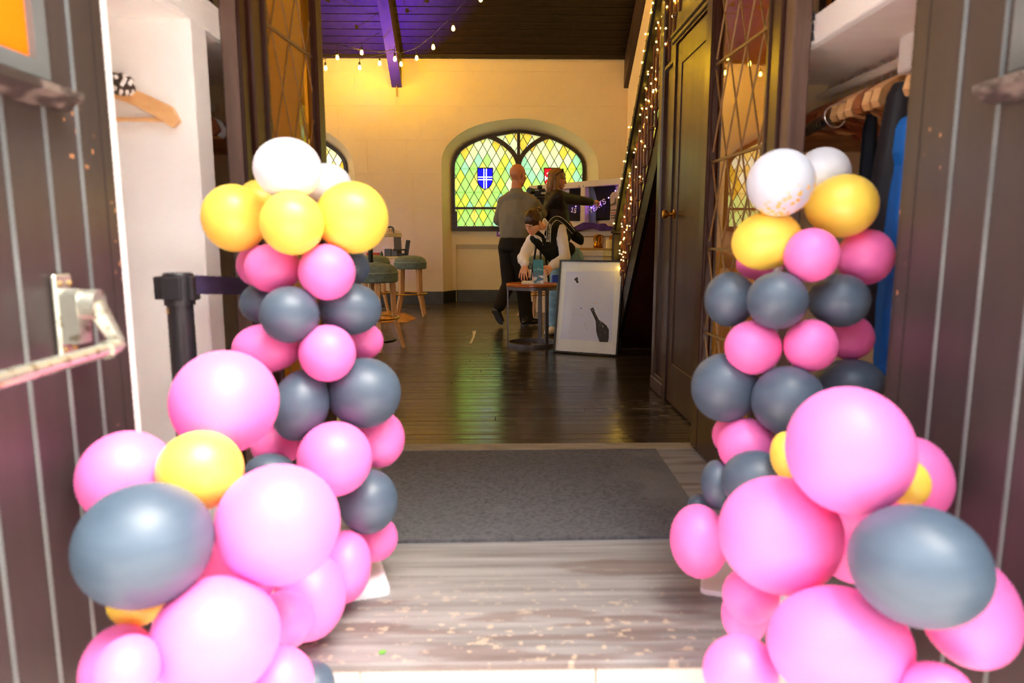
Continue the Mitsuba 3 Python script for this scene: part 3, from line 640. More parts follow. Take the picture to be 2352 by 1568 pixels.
_bal = '''L1 661 388 80 72 0 1.74 white big white balloon crowning the left balloon column
L2 752 432 60 57 0 1.92 white pale white balloon half hidden behind the top white balloon of the left column
L3 595 465 50 52 0 1.97 yellow yellow balloon mostly hidden behind the left column's top, above the leftmost yellow one
L4 538 501 77 78 0 1.84 yellow leftmost big yellow balloon at the top of the left column
L5 810 500 83 83 0 1.8 yellow rightmost big yellow balloon at the top of the left column, beside the bar stools
L6 671 513 75 73 0 1.7 yellow middle yellow balloon right below the white one on the left column
L7 625 616 64 56 0 1.8 pink pink balloon below the left and middle yellow balloons of the left column
L7b 590 610 48 48 0 1.95 pink dark pink balloon peeping out left of the left column's upper pink row
L8 751 625 66 64 0 1.74 pink glossy pink balloon below the middle and right yellow balloons of the left column
L9 812 615 38 40 0 1.94 grey dark grey balloon in shadow behind the left column, under the right yellow balloon
L10 598 697 49 45 0 1.86 grey dark grey balloon beside the belt barrier, left end of the glossy grey row
L11 665 722 70 65 0 1.7 grey glossy dark grey balloon in front at the middle of the left column
L12 806 709 71 60 0 1.82 grey glossy dark grey balloon at the right end of the left column's middle grey row
L13 611 800 78 56 0 1.78 pink pink balloon squeezed between the glossy grey and the upper very large pink, left column
L14 752 811 66 65 0 1.71 pink round pink balloon at the middle front of the left column's lower pink row
L15 835 783 46 42 0 1.92 pink pink balloon half hidden behind the right glossy grey one, left column
L16 690 930 67 83 15 1.72 grey matt dark grey balloon just right of the upper very large pink one, left column
L17 838 902 84 81 0 1.78 grey big matt grey balloon at the right of the left column, over the dark floor
L18 870 1008 60 66 0 1.88 pink pink balloon over the back left corner of the mat, left column edge
L19 769 1053 87 86 0 1.66 pink pink balloon with small scuffs, left of the mat, front of left column
L20 635 1020 60 50 0 1.8 pink dark pink balloon in the gap right of the large pink one, left heap
L21 620 1085 60 45 0 1.68 grey dark grey strip of balloon above the very large pink one, left heap middle
L22 846 1151 68 75 0 1.76 grey matt grey balloon at the right edge of the left heap, beside the mat
L23 860 1236 54 54 0 1.84 pink low pink balloon beside the front left corner of the mat
L24 795 1300 58 85 0 1.68 pink deep pink balloon just left of the white base plate corner, left heap
L25 712 1370 85 102 0 1.527 pink pink balloon at the lower right of the left heap, on the worn grey boards
H1 517 922 128 118 0 1.46 pink very large pink balloon in front of the black barrier post, top of left heap
H2 290 1095 117 107 0 1.309 pink large pink balloon pressed against the left plank door
H3 460 1080 103 92 0 1.29 yellow yellow balloon between the huge grey and the very large pink balloons, left heap
H4 332 1250 166 147 -10 1.12 grey huge blue-grey balloon at the left of the left heap, beside the plank door
H5 640 1203 145 140 0 1.24 pink very large pale pink balloon at the middle front of the left heap
H6 312 1385 68 55 0 1.22 yellow yellow balloon peeping out below the huge grey balloon of the left heap
H7 497 1462 153 145 0 1.119 pink very large pale pink balloon at the bottom front of the left heap
H8 265 1530 85 100 0 1.14 pink pink balloon at the bottom left corner of the left heap against the door planks
H8b 290 1545 82 90 0 1.001 pink pink balloon cut by the photo's bottom edge, leftmost front of the left heap
H9 640 1565 82 85 0 1.18 pink pink balloon at the bottom edge, right of the very large bottom one, left heap
H10 715 1585 57 70 0 1.3 grey dark grey balloon cut by the bottom edge, right foot of left heap
H11 545 1312 100 95 0 1.44 pink magenta balloon deep in the gap right of the huge grey one, left heap
H12 650 1425 75 70 0 1.393 pink magenta balloon deep in the gap above the bottom right pink, left heap
R1 1793 420 80 78 10 1.74 clear white balloon with gold confetti on top of the right balloon column
R2 1890 400 66 62 0 1.924 white pale white balloon behind the confetti balloon on top of the right column
R3 1938 473 82 73 -10 1.816 yellow yellow balloon at the upper right of the right column in front of the coats
R4 1760 553 82 67 -15 1.798 yellow yellow balloon at the upper left of the right column, below the confetti balloon
R5 1864 586 66 62 0 1.702 pink pink balloon at the middle front of the right column's upper pink row
R6 1990 590 67 64 0 1.84 pink bright pink balloon in front of the blue jacket, upper right of right column
R7 1745 605 55 38 0 1.95 pink magenta balloon in shadow under the left yellow balloon of the right column
R8 1675 687 58 63 0 1.86 grey glossy dark grey balloon at the left end of the right column's grey row
R9 1785 690 72 66 0 1.7 grey glossy dark grey balloon at the middle of the right column's grey row
R10 1930 690 71 61 0 1.76 grey glossy dark grey balloon at the right end of the right column's grey row
R11 1729 798 66 62 0 1.744 pink pink balloon at the left of the right column's lower pink row
R12 1862 793 64 60 0 1.7 pink pink balloon at the middle of the right column's lower pink row
R13 1952 775 58 52 0 1.88 pink hot pink balloon at the right of the right column's lower pink row, partly hidden
R14 1664 890 78 79 0 1.796 grey big matt grey balloon at the left of the right column's lower grey row
R15 1810 920 87 80 0 1.68 grey big matt grey balloon just above the topmost very large pink one, right column
R16 1955 880 80 56 0 1.82 grey dark grey balloon in shadow at the right of the right column's lower grey row
R17 1672 1000 37 42 0 1.92 pink deep pink balloon peeping out below the left grey balloon of the right column
R18 1715 1025 68 66 0 1.742 pink pink balloon with a dark speck at the left of the right heap's top
R19 1735 1105 80 72 0 1.618 grey dark grey balloon above the left very large pink balloon of the right heap
R20 1648 1113 39 58 0 1.74 grey dark grey balloon at the left edge of the right heap beside the mat
R21 1605 1160 26 26 0 1.86 grey small black balloon near the floor at the mat's right edge
R22 1605 1242 67 86 0 1.68 pink pink balloon at the mat's front right corner, left foot of the right heap
HR1 1950 1033 153 147 0 1.187 pink very large pink balloon topping the right heap
HR2 2100 1100 93 98 0 1.271 pink pink balloon half hidden at the right of the right heap against the plank door
HR3 2085 1108 55 55 0 1.202 yellow pale yellow balloon at the right of the topmost very large pink balloon, right heap
HR4 1805 1045 37 54 0 1.55 yellow yellow balloon sliver at the left of the topmost very large pink balloon, right heap
HR5 1790 1227 145 137 15 1.28 pink very large pale pink balloon at the left front of the right heap
HR6 2109 1298 172 143 12 1.022 grey huge blue-grey balloon at the right front of the right heap
HR7 2225 1400 125 135 0 1.069 pink large pink balloon at the far right, below the huge grey balloon
HR8 1925 1480 172 140 0 1.097 pink very large pale pink balloon at the bottom front of the right heap
HR9 1700 1545 88 90 0 1.18 pink pink balloon at the bottom left corner of the right heap
HR10 1722 1368 64 66 0 1.34 pink pink balloon near the white base corner under the very large pink, right heap
HR11 1708 1415 52 65 0 1.42 pink magenta balloon above the bottom left pink one, edge of the right heap
HR12 2150 1590 90 72 0 0.983 pink pink balloon cut by the bottom edge, below the far right pink, right heap
HR13 1960 1245 95 95 0 1.45 pink red-pink balloon deep between the three largest balloons of the right heap'''
BAL = [l.split(None, 8) for l in _bal.strip().splitlines()]
names = [l[0] for l in BAL]; CEN, RAD, AX = [], [], []
for l in BAL:
    cx, cy, rx, ry, ang, Y = map(float, l[1:7])
    c0 = at(cx, cy, Y); ray = (c0 - EYE) / np.linalg.norm(c0 - EYE); depth = (c0 - EYE) @ FW
    tx, ty = (cx - 1176) / FPX, (cy - 784) / FPX
    a = rx * depth / FPX / math.sqrt(1 + tx * tx); b_ = ry * depth / FPX / math.sqrt(1 + ty * ty)
    e1 = RT - ray * (RT @ ray); e1 /= np.linalg.norm(e1); e2 = np.cross(e1, ray); e2 *= np.sign(e2 @ UP)
    t = math.radians(-ang); e1, e2 = e1 * math.cos(t) + e2 * math.sin(t), e2 * math.cos(t) - e1 * math.sin(t)
    CEN.append(c0); RAD.append((a, b_, (a + b_) / 2)); AX.append((e1, e2, ray))
CEN = np.array(CEN); RM = np.array([math.sqrt(r[0] * r[1]) for r in RAD])
ico = trimesh.creation.icosphere(subdivisions=4)
MATOF = {'pink': 'latex_pink', 'yellow': 'latex_yellow', 'grey': 'latex_grey', 'white': 'latex_white', 'clear': 'latex_confetti'}
rb = random.Random(12)
for i, l in enumerate(BAL):
    left = l[0].startswith(('L', 'H')) and not l[0].startswith('HR')
    axis = np.array([-0.52, 1.86, CEN[i][2]]) if left else np.array([0.79, 1.86, CEN[i][2]])
    if l[0].startswith('H'): axis = np.array([-0.57 if left else .72, 1.36, CEN[i][2] * .8 + .08])
    nk = axis - CEN[i]; nk = nk / (np.linalg.norm(nk) + 1e-9)
    e1, e2, e3 = AX[i]; A = np.stack([e1 * RAD[i][0], e2 * RAD[i][1], e3 * RAD[i][2]], 1)
    U = ico.vertices.copy(); W = U @ A.T
    Wn = W / np.linalg.norm(W, axis=1, keepdims=True); cs = Wn @ nk
    W = W * (1 + .13 * np.clip(cs, 0, 1)[:, None] ** 5) + CEN[i]
    # balloons press flat against their neighbours
    for j in range(len(BAL)):
        if j == i: continue
        d = CEN[j] - CEN[i]; D = np.linalg.norm(d)
        if D >= (RM[i] + RM[j]) * 1.15 or D < 1e-6: continue
        d /= D
        ri = 1 / np.linalg.norm(np.linalg.inv(A) @ d); e = AX[j]; Aj = np.stack([e[0] * RAD[j][0], e[1] * RAD[j][1], e[2] * RAD[j][2]], 1); rj = 1 / np.linalg.norm(np.linalg.inv(Aj) @ d)
        ov = ri + rj - D
        if ov <= 0: continue
        lim = ri - ov * (rj / (ri + rj) if ov < .6 * min(ri, rj) else (.5 if abs(ri - rj) < .02 else (.15 if ri > rj else .85))) - .0004
        q = (W - CEN[i]) @ d; over = np.maximum(0, q - lim)
        # soft shoulder so the rim of the contact stays round
        W = W - over[:, None] * d * .985
    knot = nk * 1
    ktip = CEN[i] + nk * (np.max((W - CEN[i]) @ nk) - .003)
    a_, b2, c2 = frame_of(nk)
    kn = lathe([(.002, 0), (.005, .004), (.003, .008), (.0065, .016), (.001, .017)], 10); kn = to_frame(kn, ktip, a_, b2, c2)
    m_ = trimesh.Trimesh(W, ico.faces, process=False)
    k = obj(({'pink': 'pink', 'yellow': 'yellow', 'grey': 'grey', 'white': 'white', 'clear': 'confetti'}[l[7]]) + '_balloon', cat_(m_, kn), MATOF[l[7]], smooth=40)
    tag(k, l[8], 'balloon')
# stands that carry the two columns
mat('stand_white', S(236, 238, 244), 0.35, 0.5)
for (x, y, sx, lab) in ((-0.51, 1.87, 1, 'white base plate and pole of the left balloon column'), (0.76, 1.86, -1, 'white base plate and pole of the right balloon column')):
    t = thing('balloon_stand', lab, 'stand')
    pl = affinity.translate(sbox(-.145, -.145, .145, .145).buffer(.02), x + .0 * sx, y - .0)
    pl = affinity.rotate(pl, 18 * sx)
    obj('base_plate', xy(pl, .001, .016), 'stand_white', t)
    obj('pole', cyl((x, y, .016), (x, y, .96), .011, 14), 'stand_white', t, smooth=40)

# ================================================================ stair on the right
XS = 1.05
zs = lambda y: 1.35 + 1.05 * (4.91 - y)
zr = lambda y: 1.05 + 1.035 * (5.87 - y)
mat('rail_dark', lambda p, n, uv: MX(S(16, 9, 6), S(30, 17, 11), FB(p.x * 20, p.y * 5, p.z * 5, 3)), 0.45, 0.3)
st = thing('staircase', 'dark wooden staircase rising along the right wall with lights wound on its rail', 'staircase')
yf = 4.91 + 1.35 / 1.05
run = .205; rise = run * 1.05; n = 0; y = yf - .03
while y > 3.5:
    z = zs(y - run / 2) - .06
    if z > .05:
        obj('tread', box(XS - .02, 1.895, y - run - .03, y + .0, z - .032, z, .006), 'red_wood', st)
        obj('riser', box(XS, 1.895, y - .02, y - .004, max(z - rise - .0, 0), z - .03), 'red_wood', st)
    y -= run
sp = Polygon([(yf, .01), (3.4, zs(3.4)), (3.4, zs(3.4) - .26), (yf - .25, .01)])
obj('stringer', yz(sp, XS - .02, XS + .01), 'rail_dark', st)
obj('stringer_edge', bar((XS - .014, yf - .0, .012), (XS - .014, 3.4, zs(3.4) + .004), .026, .012), 'red_wood', st)
so = Polygon([(yf - .25, .012), (3.4, zs(3.4) - .26), (3.4, zs(3.4) - .235), (yf - .22, .012)])
obj('soffit', yz(so, XS + .01, 1.895), 'red_wood', st)
yb_ = yf - .262
obj('soffit_base', box(XS + .02, 1.895, yb_ - .02, yb_ + .01, 0.001, .03, .004), 'dark_wood', st)
y_j = 4.91 + (1.35 - .26 - 1.15) / 1.05
obj('soffit_batten', box(XS + .012, 1.895, y_j - .02, y_j - .008, 1.14, 1.155), 'dark_wood', st)
obj('newel', cat_(box(.965, 1.045, 5.83, 5.91, .001, 1.02, .008), box(.955, 1.055, 5.82, 5.92, 1.02, 1.05, .006), box(.955, 1.055, 5.82, 5.92, .001, .12, .006)), 'black_wood', st)
obj('handrail', bar((1.005, 5.9, zr(5.9)), (1.005, 3.5, zr(3.5)), .07, .075, bev=.015), 'rail_dark', st)
mat('copper_wood', S(92, 46, 27), 0.25, 0.5, 0.0, clear=.8)
y = 5.74; q = 0
while y > 3.6:
    obj('baluster', cat_(cyl((1.02, y, zs(y)), (1.02, y, zr(y) - .02), .0105, 8), sph(.018, (1.02, y, zs(y) + .12), 1)), 'copper_wood', st, smooth=40)
    y -= .105
# ---------------------------------------------------------------- fairy lights wound round the rail and balusters
fk = thing('fairy_lights', 'warm white fairy lights wound round the stair rail and balusters', 'string lights')
mat('wire_green', S(24, 44, 26), 0.5)
rr = random.Random(31)
wires = []
for strand in range(4):
    pts = []
    for q in range(90):
        y = 5.86 - q * .0255; ph = q * .9 + strand * 1.7
        lo, hi = zs(y) + .1, zr(y) + .05
        if strand < 2: pts.append((1.005 + .045 * math.cos(ph), y, zr(y) + .05 * math.sin(ph) + .0))
        else: pts.append((1.02 + .02 * math.cos(ph), y, lo + (hi - lo) * (.5 + .42 * math.sin(q * .33 + strand * 2.1))))
    wires.append(tube(np.array(pts), .0016, 4))
obj('wire', cat_(wires), 'wire_green', fk)
bulb_w = sph(.0058, sub=1)
fairy_em = {'type': 'area', 'radiance': rgb((5, 2.9, .3)), 'sampling_weight': 0.002}
mat('bulb_glass', S(255, 240, 200), 0.3, two=False)
fb = PLY(bulb_w, 'bulb_glass', True)
for q in range(285):
    y = 5.83 - 2.05 * rr.random() ** 1.05
    f = rr.random(); lo, hi = zs(y) + .12, zr(y) + .04
    z = hi - (hi - lo) * f ** 1.6 if rr.random() < .8 else hi + rr.uniform(0, .04)
    x = .985 + rr.uniform(-.03, .05) if f < .25 else 1.02 + rr.choice((-1, 1)) * .013
    k = key_for(fk + '__bulb'); scene[k] = {**fb, 'to_world': T().translate([x, y, z]), 'emitter': fairy_em}

# ================================================================ festoon string lights across the hall
sl = thing('festoon_lights', 'strings of warm filament bulbs hung below the dark roof', 'string lights')
BULBS = [(775, 132, 9.75), (826, 155, 10.02), (872, 145, 9.9), (907, 135, 9.6), (921, 147, 9.85), (957, 133, 9.75), (995, 108, 9.45), (1041, 65, 9.1), (1104, -2, 8.6)]
mat('socket_black', S(20, 18, 16), 0.5)
bp = [(0, -.034), (.012, -.031), (.02, -.022), (.0235, -.008), (.021, .01), (.014, .026), (.011, .034), (0, .034)]
bmesh = PLY(lathe(bp, 14), 'bulb_glass', 40)
sock = PLY(cat_(lathe([(0, .03), (.013, .03), (.0145, .06), (.012, .072), (.004, .076), (0, .076)], 12)), 'socket_black', 40)
BULB_L = 16.0
bulb_em = {'type': 'area', 'radiance': rgb((BULB_L, BULB_L * .52, BULB_L * .012)), 'sampling_weight': 0.3}
def festoon_bulb(p, drop):
    k = key_for(sl + '__bulb'); scene[k] = {**bmesh, 'to_world': T().translate(list(p)), 'emitter': bulb_em}
    scene[key_for(sl + '__socket')] = {**sock, 'to_world': T().translate(list(p))}
    obj('drop_cord', cyl(p + np.array([0, 0, .07]), p + np.array([0, 0, .07 + drop]), .003, 6), 'socket_black', sl)
for x, y, Y in BULBS:
    p = at(x, y, Y); festoon_bulb(p, .085 if x != 826 else .10)
c1 = [at(700, 96, 9.6), at(745, 99, 9.7), at(800, 108, 9.74), at(870, 119, 9.85), at(907, 116, 9.62), at(925, 121, 9.84), at(957, 108, 9.75), at(995, 79, 9.45), at(1041, 33, 9.1), at(1080, -14, 8.8), at(1150, -110, 8.2)]
for off in (0, .012):
    pts = spline(c1, 80); pts[:, 2] += off * np.sin(np.arange(80) * .8); obj('cord', tube(pts, .0035, 6), 'socket_black', sl)
obj('cord', tube(spline([at(826, 136, 10.02), at(860, 129, 9.9), at(905, 121, 9.64)], 20), .0035, 6), 'socket_black', sl)
# unseen strings over the rest of the hall, placed to light it
for a, b_, cnt in (((-4.6, 9.9, 3.75), (-1.6, 9.7, 3.72), 6), ((1.2, 8.2, 4.6), (-4.6, 6.9, 4.6), 9), ((1.5, 6.4, 4.5), (-4.6, 5.0, 4.5), 8)):
    a, b_ = np.array(a), np.array(b_); ts = np.linspace(0, 1, 40); cc = a + (b_ - a) * ts[:, None]; cc[:, 2] -= .45 * 4 * ts * (1 - ts)
    obj('cord', tube(cc, .0035, 6), 'socket_black', sl)
    for t in (np.arange(cnt) + .5) / cnt:
        p = a + (b_ - a) * t; p[2] -= .45 * 4 * t * (1 - t) + .12; festoon_bulb(p, .05)
# ---------------------------------------------------------------- violet uplight on the floor at the back wall
up_ = thing('uplight', 'small black stage uplight glowing violet on the floor by the back wall', 'stage light')
ux, uy = -1.80, 9.98
obj('case', box(ux - .05, ux + .05, uy - .05, uy + .05, .05, .30, .01), 'socket_black', up_)
obj('base', cat_(box(ux - .09, ux + .09, uy - .08, uy + .08, .001, .02, .004), box(ux - .055, ux - .05, uy - .02, uy + .02, .02, .2), box(ux + .05, ux + .055, uy - .02, uy + .02, .02, .2)), 'socket_black', up_)
k = obj('lens', xy(Point(ux, uy).buffer(.042), .300, .304), 'bulb_glass', up_); scene[k]['emitter'] = {'type': 'area', 'radiance': rgb((2.0, .8, 8)), 'sampling_weight': .05}
scene[up_ + '_beam'] = {'type': 'spot', 'intensity': rgb((1.5, .15, 8.5)), 'cutoff_angle': 27, 'beam_width': 14, 'sampling_weight': 4.0, 'to_world': T().look_at(origin=[ux, uy, .32], target=[ux - .15, uy - 1.15, 4.5], up=[0, 1, 0])}

# ================================================================ bar stools
mat('velvet', lambda p, n, uv: MX(S(98, 110, 99), S(120, 134, 121), N_(p.x * 40, p.y * 40, p.z * 40)), 0.85, 0.25, sheen=.8)
mat('piping', S(150, 162, 140), 0.6)
mat('oak', lambda p, n, uv: MX(S(196, 142, 86), S(222, 174, 116), FB(p.x * 60, p.y * 60, p.z * 5, 3)), 0.4, 0.5)
def stool(x, y, rot, label):
    t = thing('bar_stool', label, 'stool', 'green velvet bar stools')
    c0, s0 = math.cos(rot), math.sin(rot); R2 = lambda u, v, z: np.array([x + u * c0 - v * s0, y + u * s0 + v * c0, z])
    sz = [(0, .60), (.195, .60), (.205, .61), (.207, .676), (.209, .682), (.205, .69), (.19, .725), (.15, .752), (.08, .768), (0, .772)]
    obj('seat', lathe(sz, 40, (x, y, 0)), 'velvet', t, smooth=35)
    ang = np.linspace(0, 2 * np.pi, 48, endpoint=False)
    obj('piping', tube(np.c_[x + .2085 * np.cos(ang), y + .2085 * np.sin(ang), np.full(48, .684)], .0045, 6, True), 'piping', t, smooth=60)
    for q in range(4):
        a = math.radians(45 + 90 * q); u, v = math.cos(a), math.sin(a)
        p0, p1, p2 = R2(u * .155, v * .155, .602), R2(u * .165, v * .165, .30), R2(u * .245, v * .245, .001)
        upv = p2 - p1; side = np.array([-(v * c0 + u * s0), u * c0 - v * s0, 0])
        obj('leg', cat_(taper(p0, p1 - (p0 - p1) * .02, .05, .044, side), taper(p1 + (p1 - p2) * .02, p2, .044, .027, side)), 'oak', t)
    obj('foot_ring', tube(np.c_[x + .205 * np.cos(ang), y + .205 * np.sin(ang), np.full(48, .285)], .0095, 10, True), 'brass', t, smooth=60)
stool(-1.10, 6.05, math.radians(-2) - math.radians(45) + math.radians(20), 'nearest green velvet bar stool beside the left balloon column')
stool(-1.138, 8.78, math.radians(2) , 'green velvet bar stool farthest right, clear of the balloons in front of the back wall')
stool(-1.63, 8.95, math.radians(10), 'green velvet bar stool half hidden behind the nearest stool and black pole')
stool(0.485, 8.72, math.radians(30), 'wooden bar stool legs with brass ring behind the small round table')

# ================================================================ high tables on the left with papers and books
mat('table_cream', lambda p, n, uv: MX(S(226, 206, 160), S(238, 222, 184), FB(p.x * 30, p.y * 4, 0, 3)), 0.4)
mat('black_metal', S(13, 13, 13), 0.35, 0.4)
mat('paper', S(238, 232, 218), 0.7); mat('book_dark', S(44, 44, 46), 0.5); mat('book_slate', S(86, 92, 106), 0.5); mat('book_red', S(176, 66, 34), 0.5); mat('menu_brown', S(84, 72, 56), 0.5); mat('bottle_green', S(26, 58, 40), 0.25)
tc = thing('high_table', 'tall pedestal table with cream top and black pole behind the right yellow balloon', 'table')
zt = 1.03; tx, ty = -1.235, 6.62
obj('top', xy(Point(tx, ty).buffer(.30, 32), zt - .035, zt), 'table_cream', tc); obj('pole', cyl((tx, ty, .02), (tx, ty, zt - .035), .023, 20), 'black_metal', tc, smooth=40)
obj('base', lathe([(0, .002), (.22, .002), (.225, .012), (.05, .022), (0, .024)], 32, (tx, ty, 0)), 'black_metal', tc, smooth=40)
k = obj('paper', cat_(bar((-1.06, 6.6, zt + .006), (-.95, 6.64, zt + .007), .07, .01), bar((-1.04, 6.6, zt + .018), (-.97, 6.66, zt + .02), .05, .012)), 'paper'); tag(k, 'loose white papers on the high table beside the yellow balloon', 'paper')
sgn = thing('number_stand', 'small dark table-number stand with a curved top reading 77', 'table number')
nx, ny = at(897, 530, 6.55)[[0, 1]]
arch = Point(0, 0).buffer(.034, 24).intersection(sbox(-1, -.0, 1, 1)).union(sbox(-.034, -.03, .034, 0)).difference(Point(0, -.004).buffer(.022).union(sbox(-.022, -.03, .022, -.004)))
obj('arch', xz(affinity.translate(arch, nx, zt + .032), ny - .008, ny + .008), 'book_dark', sgn)
mat('sand', S(220, 178, 110), 0.6)
obj('plate', xz(sbox(nx - .03, zt + .001, nx + .022, zt + .045), ny - .012, ny - .009), 'sand', sgn)
obj('digits', to_frame(meshkit.text_mesh('77', .026, .001, True), (nx - .022, ny - .0122, zt + .01), (1, 0, 0), (0, 0, 1), (0, -1, 0)), 'book_dark', sgn)
ta = thing('side_table', 'cream topped table covered with books in front of the back wall', 'table')
ax, ay, az = -1.66, 9.42, .745
obj('top', box(ax - .45, ax + .33, ay - .22, ay + .22, az - .032, az, .004), 'table_cream', ta); obj('pole', cyl((ax, ay, .02), (ax, ay, az - .032), .03, 18), 'black_metal', ta, smooth=40)
obj('base', box(ax - .25, ax + .25, ay - .2, ay + .2, .002, .022, .004), 'black_metal', ta)
def onA(x, yy=0): return at(x, 580, ay - .08 + yy)[0]
def item(name, mesh, m, label, cat, group=None): k = obj(name, mesh, m); tag(k, label, cat, group); return k
item('menu_stand', bar((onA(911), ay + .06, az), (onA(909), ay + .09, az + .27), .1, .012, (0, 1, 0)), 'menu_brown', 'upright brown menu card on the book table', 'menu stand')
item('tilted_album', bar((onA(931), ay - .02, az + .0), (onA(936), ay + .02, az + .215), .055, .03, (0, 1, 0)), 'book_dark', 'dark album standing tilted at the right end of the book table', 'album')
for q, (xa, xb, z0, h, m, lab) in enumerate(((843, 871, 0, .05, 'book_red', 'orange-red box at the left end of the book table'), (884, 899, 0, .10, 'book_slate', 'slate blue book stack in the middle of the book table'), (900, 913, 0, .075, 'book_slate', 'low grey-blue book left of the black books'), (913, 930, 0, .04, 'book_dark', 'black book lying under another at the right of the table'), (903, 929, .077, .022, 'book_dark', 'black book lying on top in front of the brown menu card'))):
    item('book' if q else 'card_box', box(onA(xa), onA(xb), ay - .12 + .0 * q, ay - .0, az + z0 + .0005, az + z0 + h, .004), m, lab, 'book' if q else 'box')
item('crumpled_napkin', cat_(bar((onA(872), ay - .15, az + .1), (onA(896), ay - .12, az + .135), .05, .006), bar((onA(880), ay - .14, az + .115), (onA(890), ay - .13, az + .15), .06, .006)), 'paper', 'cream leaflets lying loosely over the slate books', 'leaflet')
item('green_bottle', lathe([(0, 0), (.02, 0), (.022, .02), (.02, .04), (.008, .055), (.008, .07), (0, .07)], 18, (onA(879), ay - .17, az + .0005)), 'bottle_green', 'small dark green bottle on the book table', 'bottle')
# brown wrapping paper on the floor under the stools
mat('kraft', lambda p, n, uv: MX(S(170, 112, 50), S(200, 142, 76), FB(p.x * 12, p.y * 12, 0, 3)), 0.7)
g_ = []
rr = random.Random(6)
for (xa, xb, h0) in ((873, 918, .05), (905, 957, .03)):
    P0 = [fl(xa, 741), fl(xa + 4, 722), fl((xa + xb) / 2, 720), fl(xb, 731), fl((xa + xb) / 2 + 4, 740)]
    V = np.array([p + np.array([0, 0, rr.uniform(.004, h0) if q in (1, 2) else .002]) for q, p in enumerate(P0)] + [np.mean(P0, axis=0) + [0, 0, h0 + .02]])
    Fc = [[q, (q + 1) % 5, 5] for q in range(5)]; V2 = np.vstack([V, V - [0, 0, .0015]]); Fc += [[q + 6, 11, (q + 1) % 5 + 6] for q in range(5)]
    g_.append(trimesh.Trimesh(V2, np.array(Fc), process=False))
k = obj('wrapping_paper', cat_(g_), 'kraft'); tag(k, 'crumpled brown wrapping paper on the floor between the bar stools', 'paper')

# ================================================================ small round table and what stands on it
mat('mahogany', lambda p, n, uv: MX(S(150, 72, 26), S(186, 98, 40), FB(p.x * 50, p.y * 5, 0, 3)), 0.25, 0.5, clear=.6)
mat('steel_dark', S(104, 102, 112), 0.3, 0.5, 0.45)
RX, RY, RR, RZ = .297, 6.31, .235, .572
rt = thing('round_table', 'small round table with brown wooden top on a grey steel frame', 'table')
obj('top', lathe([(0, RZ - .028), (RR - .006, RZ - .028), (RR, RZ - .022), (RR, RZ - .006), (RR - .006, RZ), (0, RZ)], 56, (RX, RY, 0)), 'mahogany', rt, smooth=30)
ring = lambda z0, z1, r0, r1: lathe([(r0, z0), (r1, z0), (r1, z1), (r0, z1), (r0, z0)], 56, (RX, RY, 0))
obj('top_ring', ring(RZ - .056, RZ - .028, RR - .03, RR - .002), 'steel_dark', rt, smooth=30); obj('base_ring', ring(.001, .028, RR - .026, RR), 'steel_dark', rt, smooth=30)
for a in (180, -54, 66):
    a = math.radians(a); c0 = np.array([RX + (RR - .014) * math.cos(a), RY + (RR - .014) * math.sin(a), 0])
    obj('leg', bar(c0 + [0, 0, .02], c0 + [0, 0, RZ - .03], .036, .012, (math.cos(a), math.sin(a), 0)), 'steel_dark', rt)
mat('teal', lambda p, n, uv: MX(S(40, 120, 138), S(60, 146, 164), SS(.5, .8, p.z)), 0.4)
scene['m_picture_glass'] = {'type': 'thindielectric', 'int_ior': 1.18}
scene['m_acrylic'] = {'type': 'thindielectric', 'int_ior': 1.49}
bx0, bx1 = at(1223.5, 600, 6.2)[0], at(1249, 600, 6.2)[0]; zb = RZ + .002; zt_ = at(1236, 596, 6.2)[2]
bh = thing('brochure_stand', 'clear acrylic stand with tall teal brochures on the round table', 'brochure stand')
obj('brochure', cat_(box(bx0 + .004, bx1 - .004, 6.19, 6.2, zb + .01, zt_, .001)), 'teal', bh)
mat('photo_print', lambda p, n, uv: MX(S(70, 130, 160), S(236, 242, 246), SS(.42, .58, FB(p.x * 28, 0, p.z * 34, 3))), 0.4)
obj('photo', box(bx0 + .004, bx1 - .004, 6.1885, 6.19, zb + .008, zb + .075), 'photo_print', bh)
mat('print_white', S(236, 244, 246), 0.5)
em = [box(bx0 + .012 + q * .0062, bx0 + .012 + q * .0062 + rr.uniform(.003, .0052), 6.1885, 6.1898, zt_ - .093, zt_ - .088) for q in range(13) if q not in (4,)]
cxm = (bx0 + bx1) / 2
em += [xz(Polygon([(cxm - .009, zt_ - .08), (cxm + .009, zt_ - .08), (cxm + .006, zt_ - .074), (cxm + .004, zt_ - .078), (cxm, zt_ - .069), (cxm - .004, zt_ - .078), (cxm - .006, zt_ - .074)]), 6.1885, 6.1898)]
obj('print', cat_(em), 'print_white', bh)
mat('acryl_edge', S(206, 214, 218), 0.2)
obj('holder_edge', cat_(box(bx0 - .006, bx0 - .003, 6.17, 6.205, zb, zb + .1), box(bx1 + .003, bx1 + .006, 6.17, 6.205, zb, zb + .1), box(bx0 - .006, bx1 + .006, 6.168, 6.26, zb, zb + .004)), 'acryl_edge', bh)
obj('holder_front', sheet(sbox(bx0 - .004, zb + .004, bx1 + .004, zb + .1), (0, 6.169, 0), (1, 0, 0), (0, 0, 1)), 'acrylic', bh)
for q, (lab) in enumerate(('lowest white booklet of the small pile under the hand', 'middle white booklet of the small pile under the hand', 'topmost white booklet of the small pile beside the brochures')):
    cx0 = at(1212, 648, 6.2)[0]; m = box(-.055, .055, -.04, .04, 0, .0075, .001); Mx = trimesh.transformations.rotation_matrix(.12 * (q - 1), (0, 0, 1)); m.apply_transform(Mx); m.apply_translation((cx0 + .012 * (q == 2), 6.2 + .012 * q, RZ + .001 + q * .0085))
    k = obj('booklet', m, 'paper'); tag(k, lab, 'booklet', None)
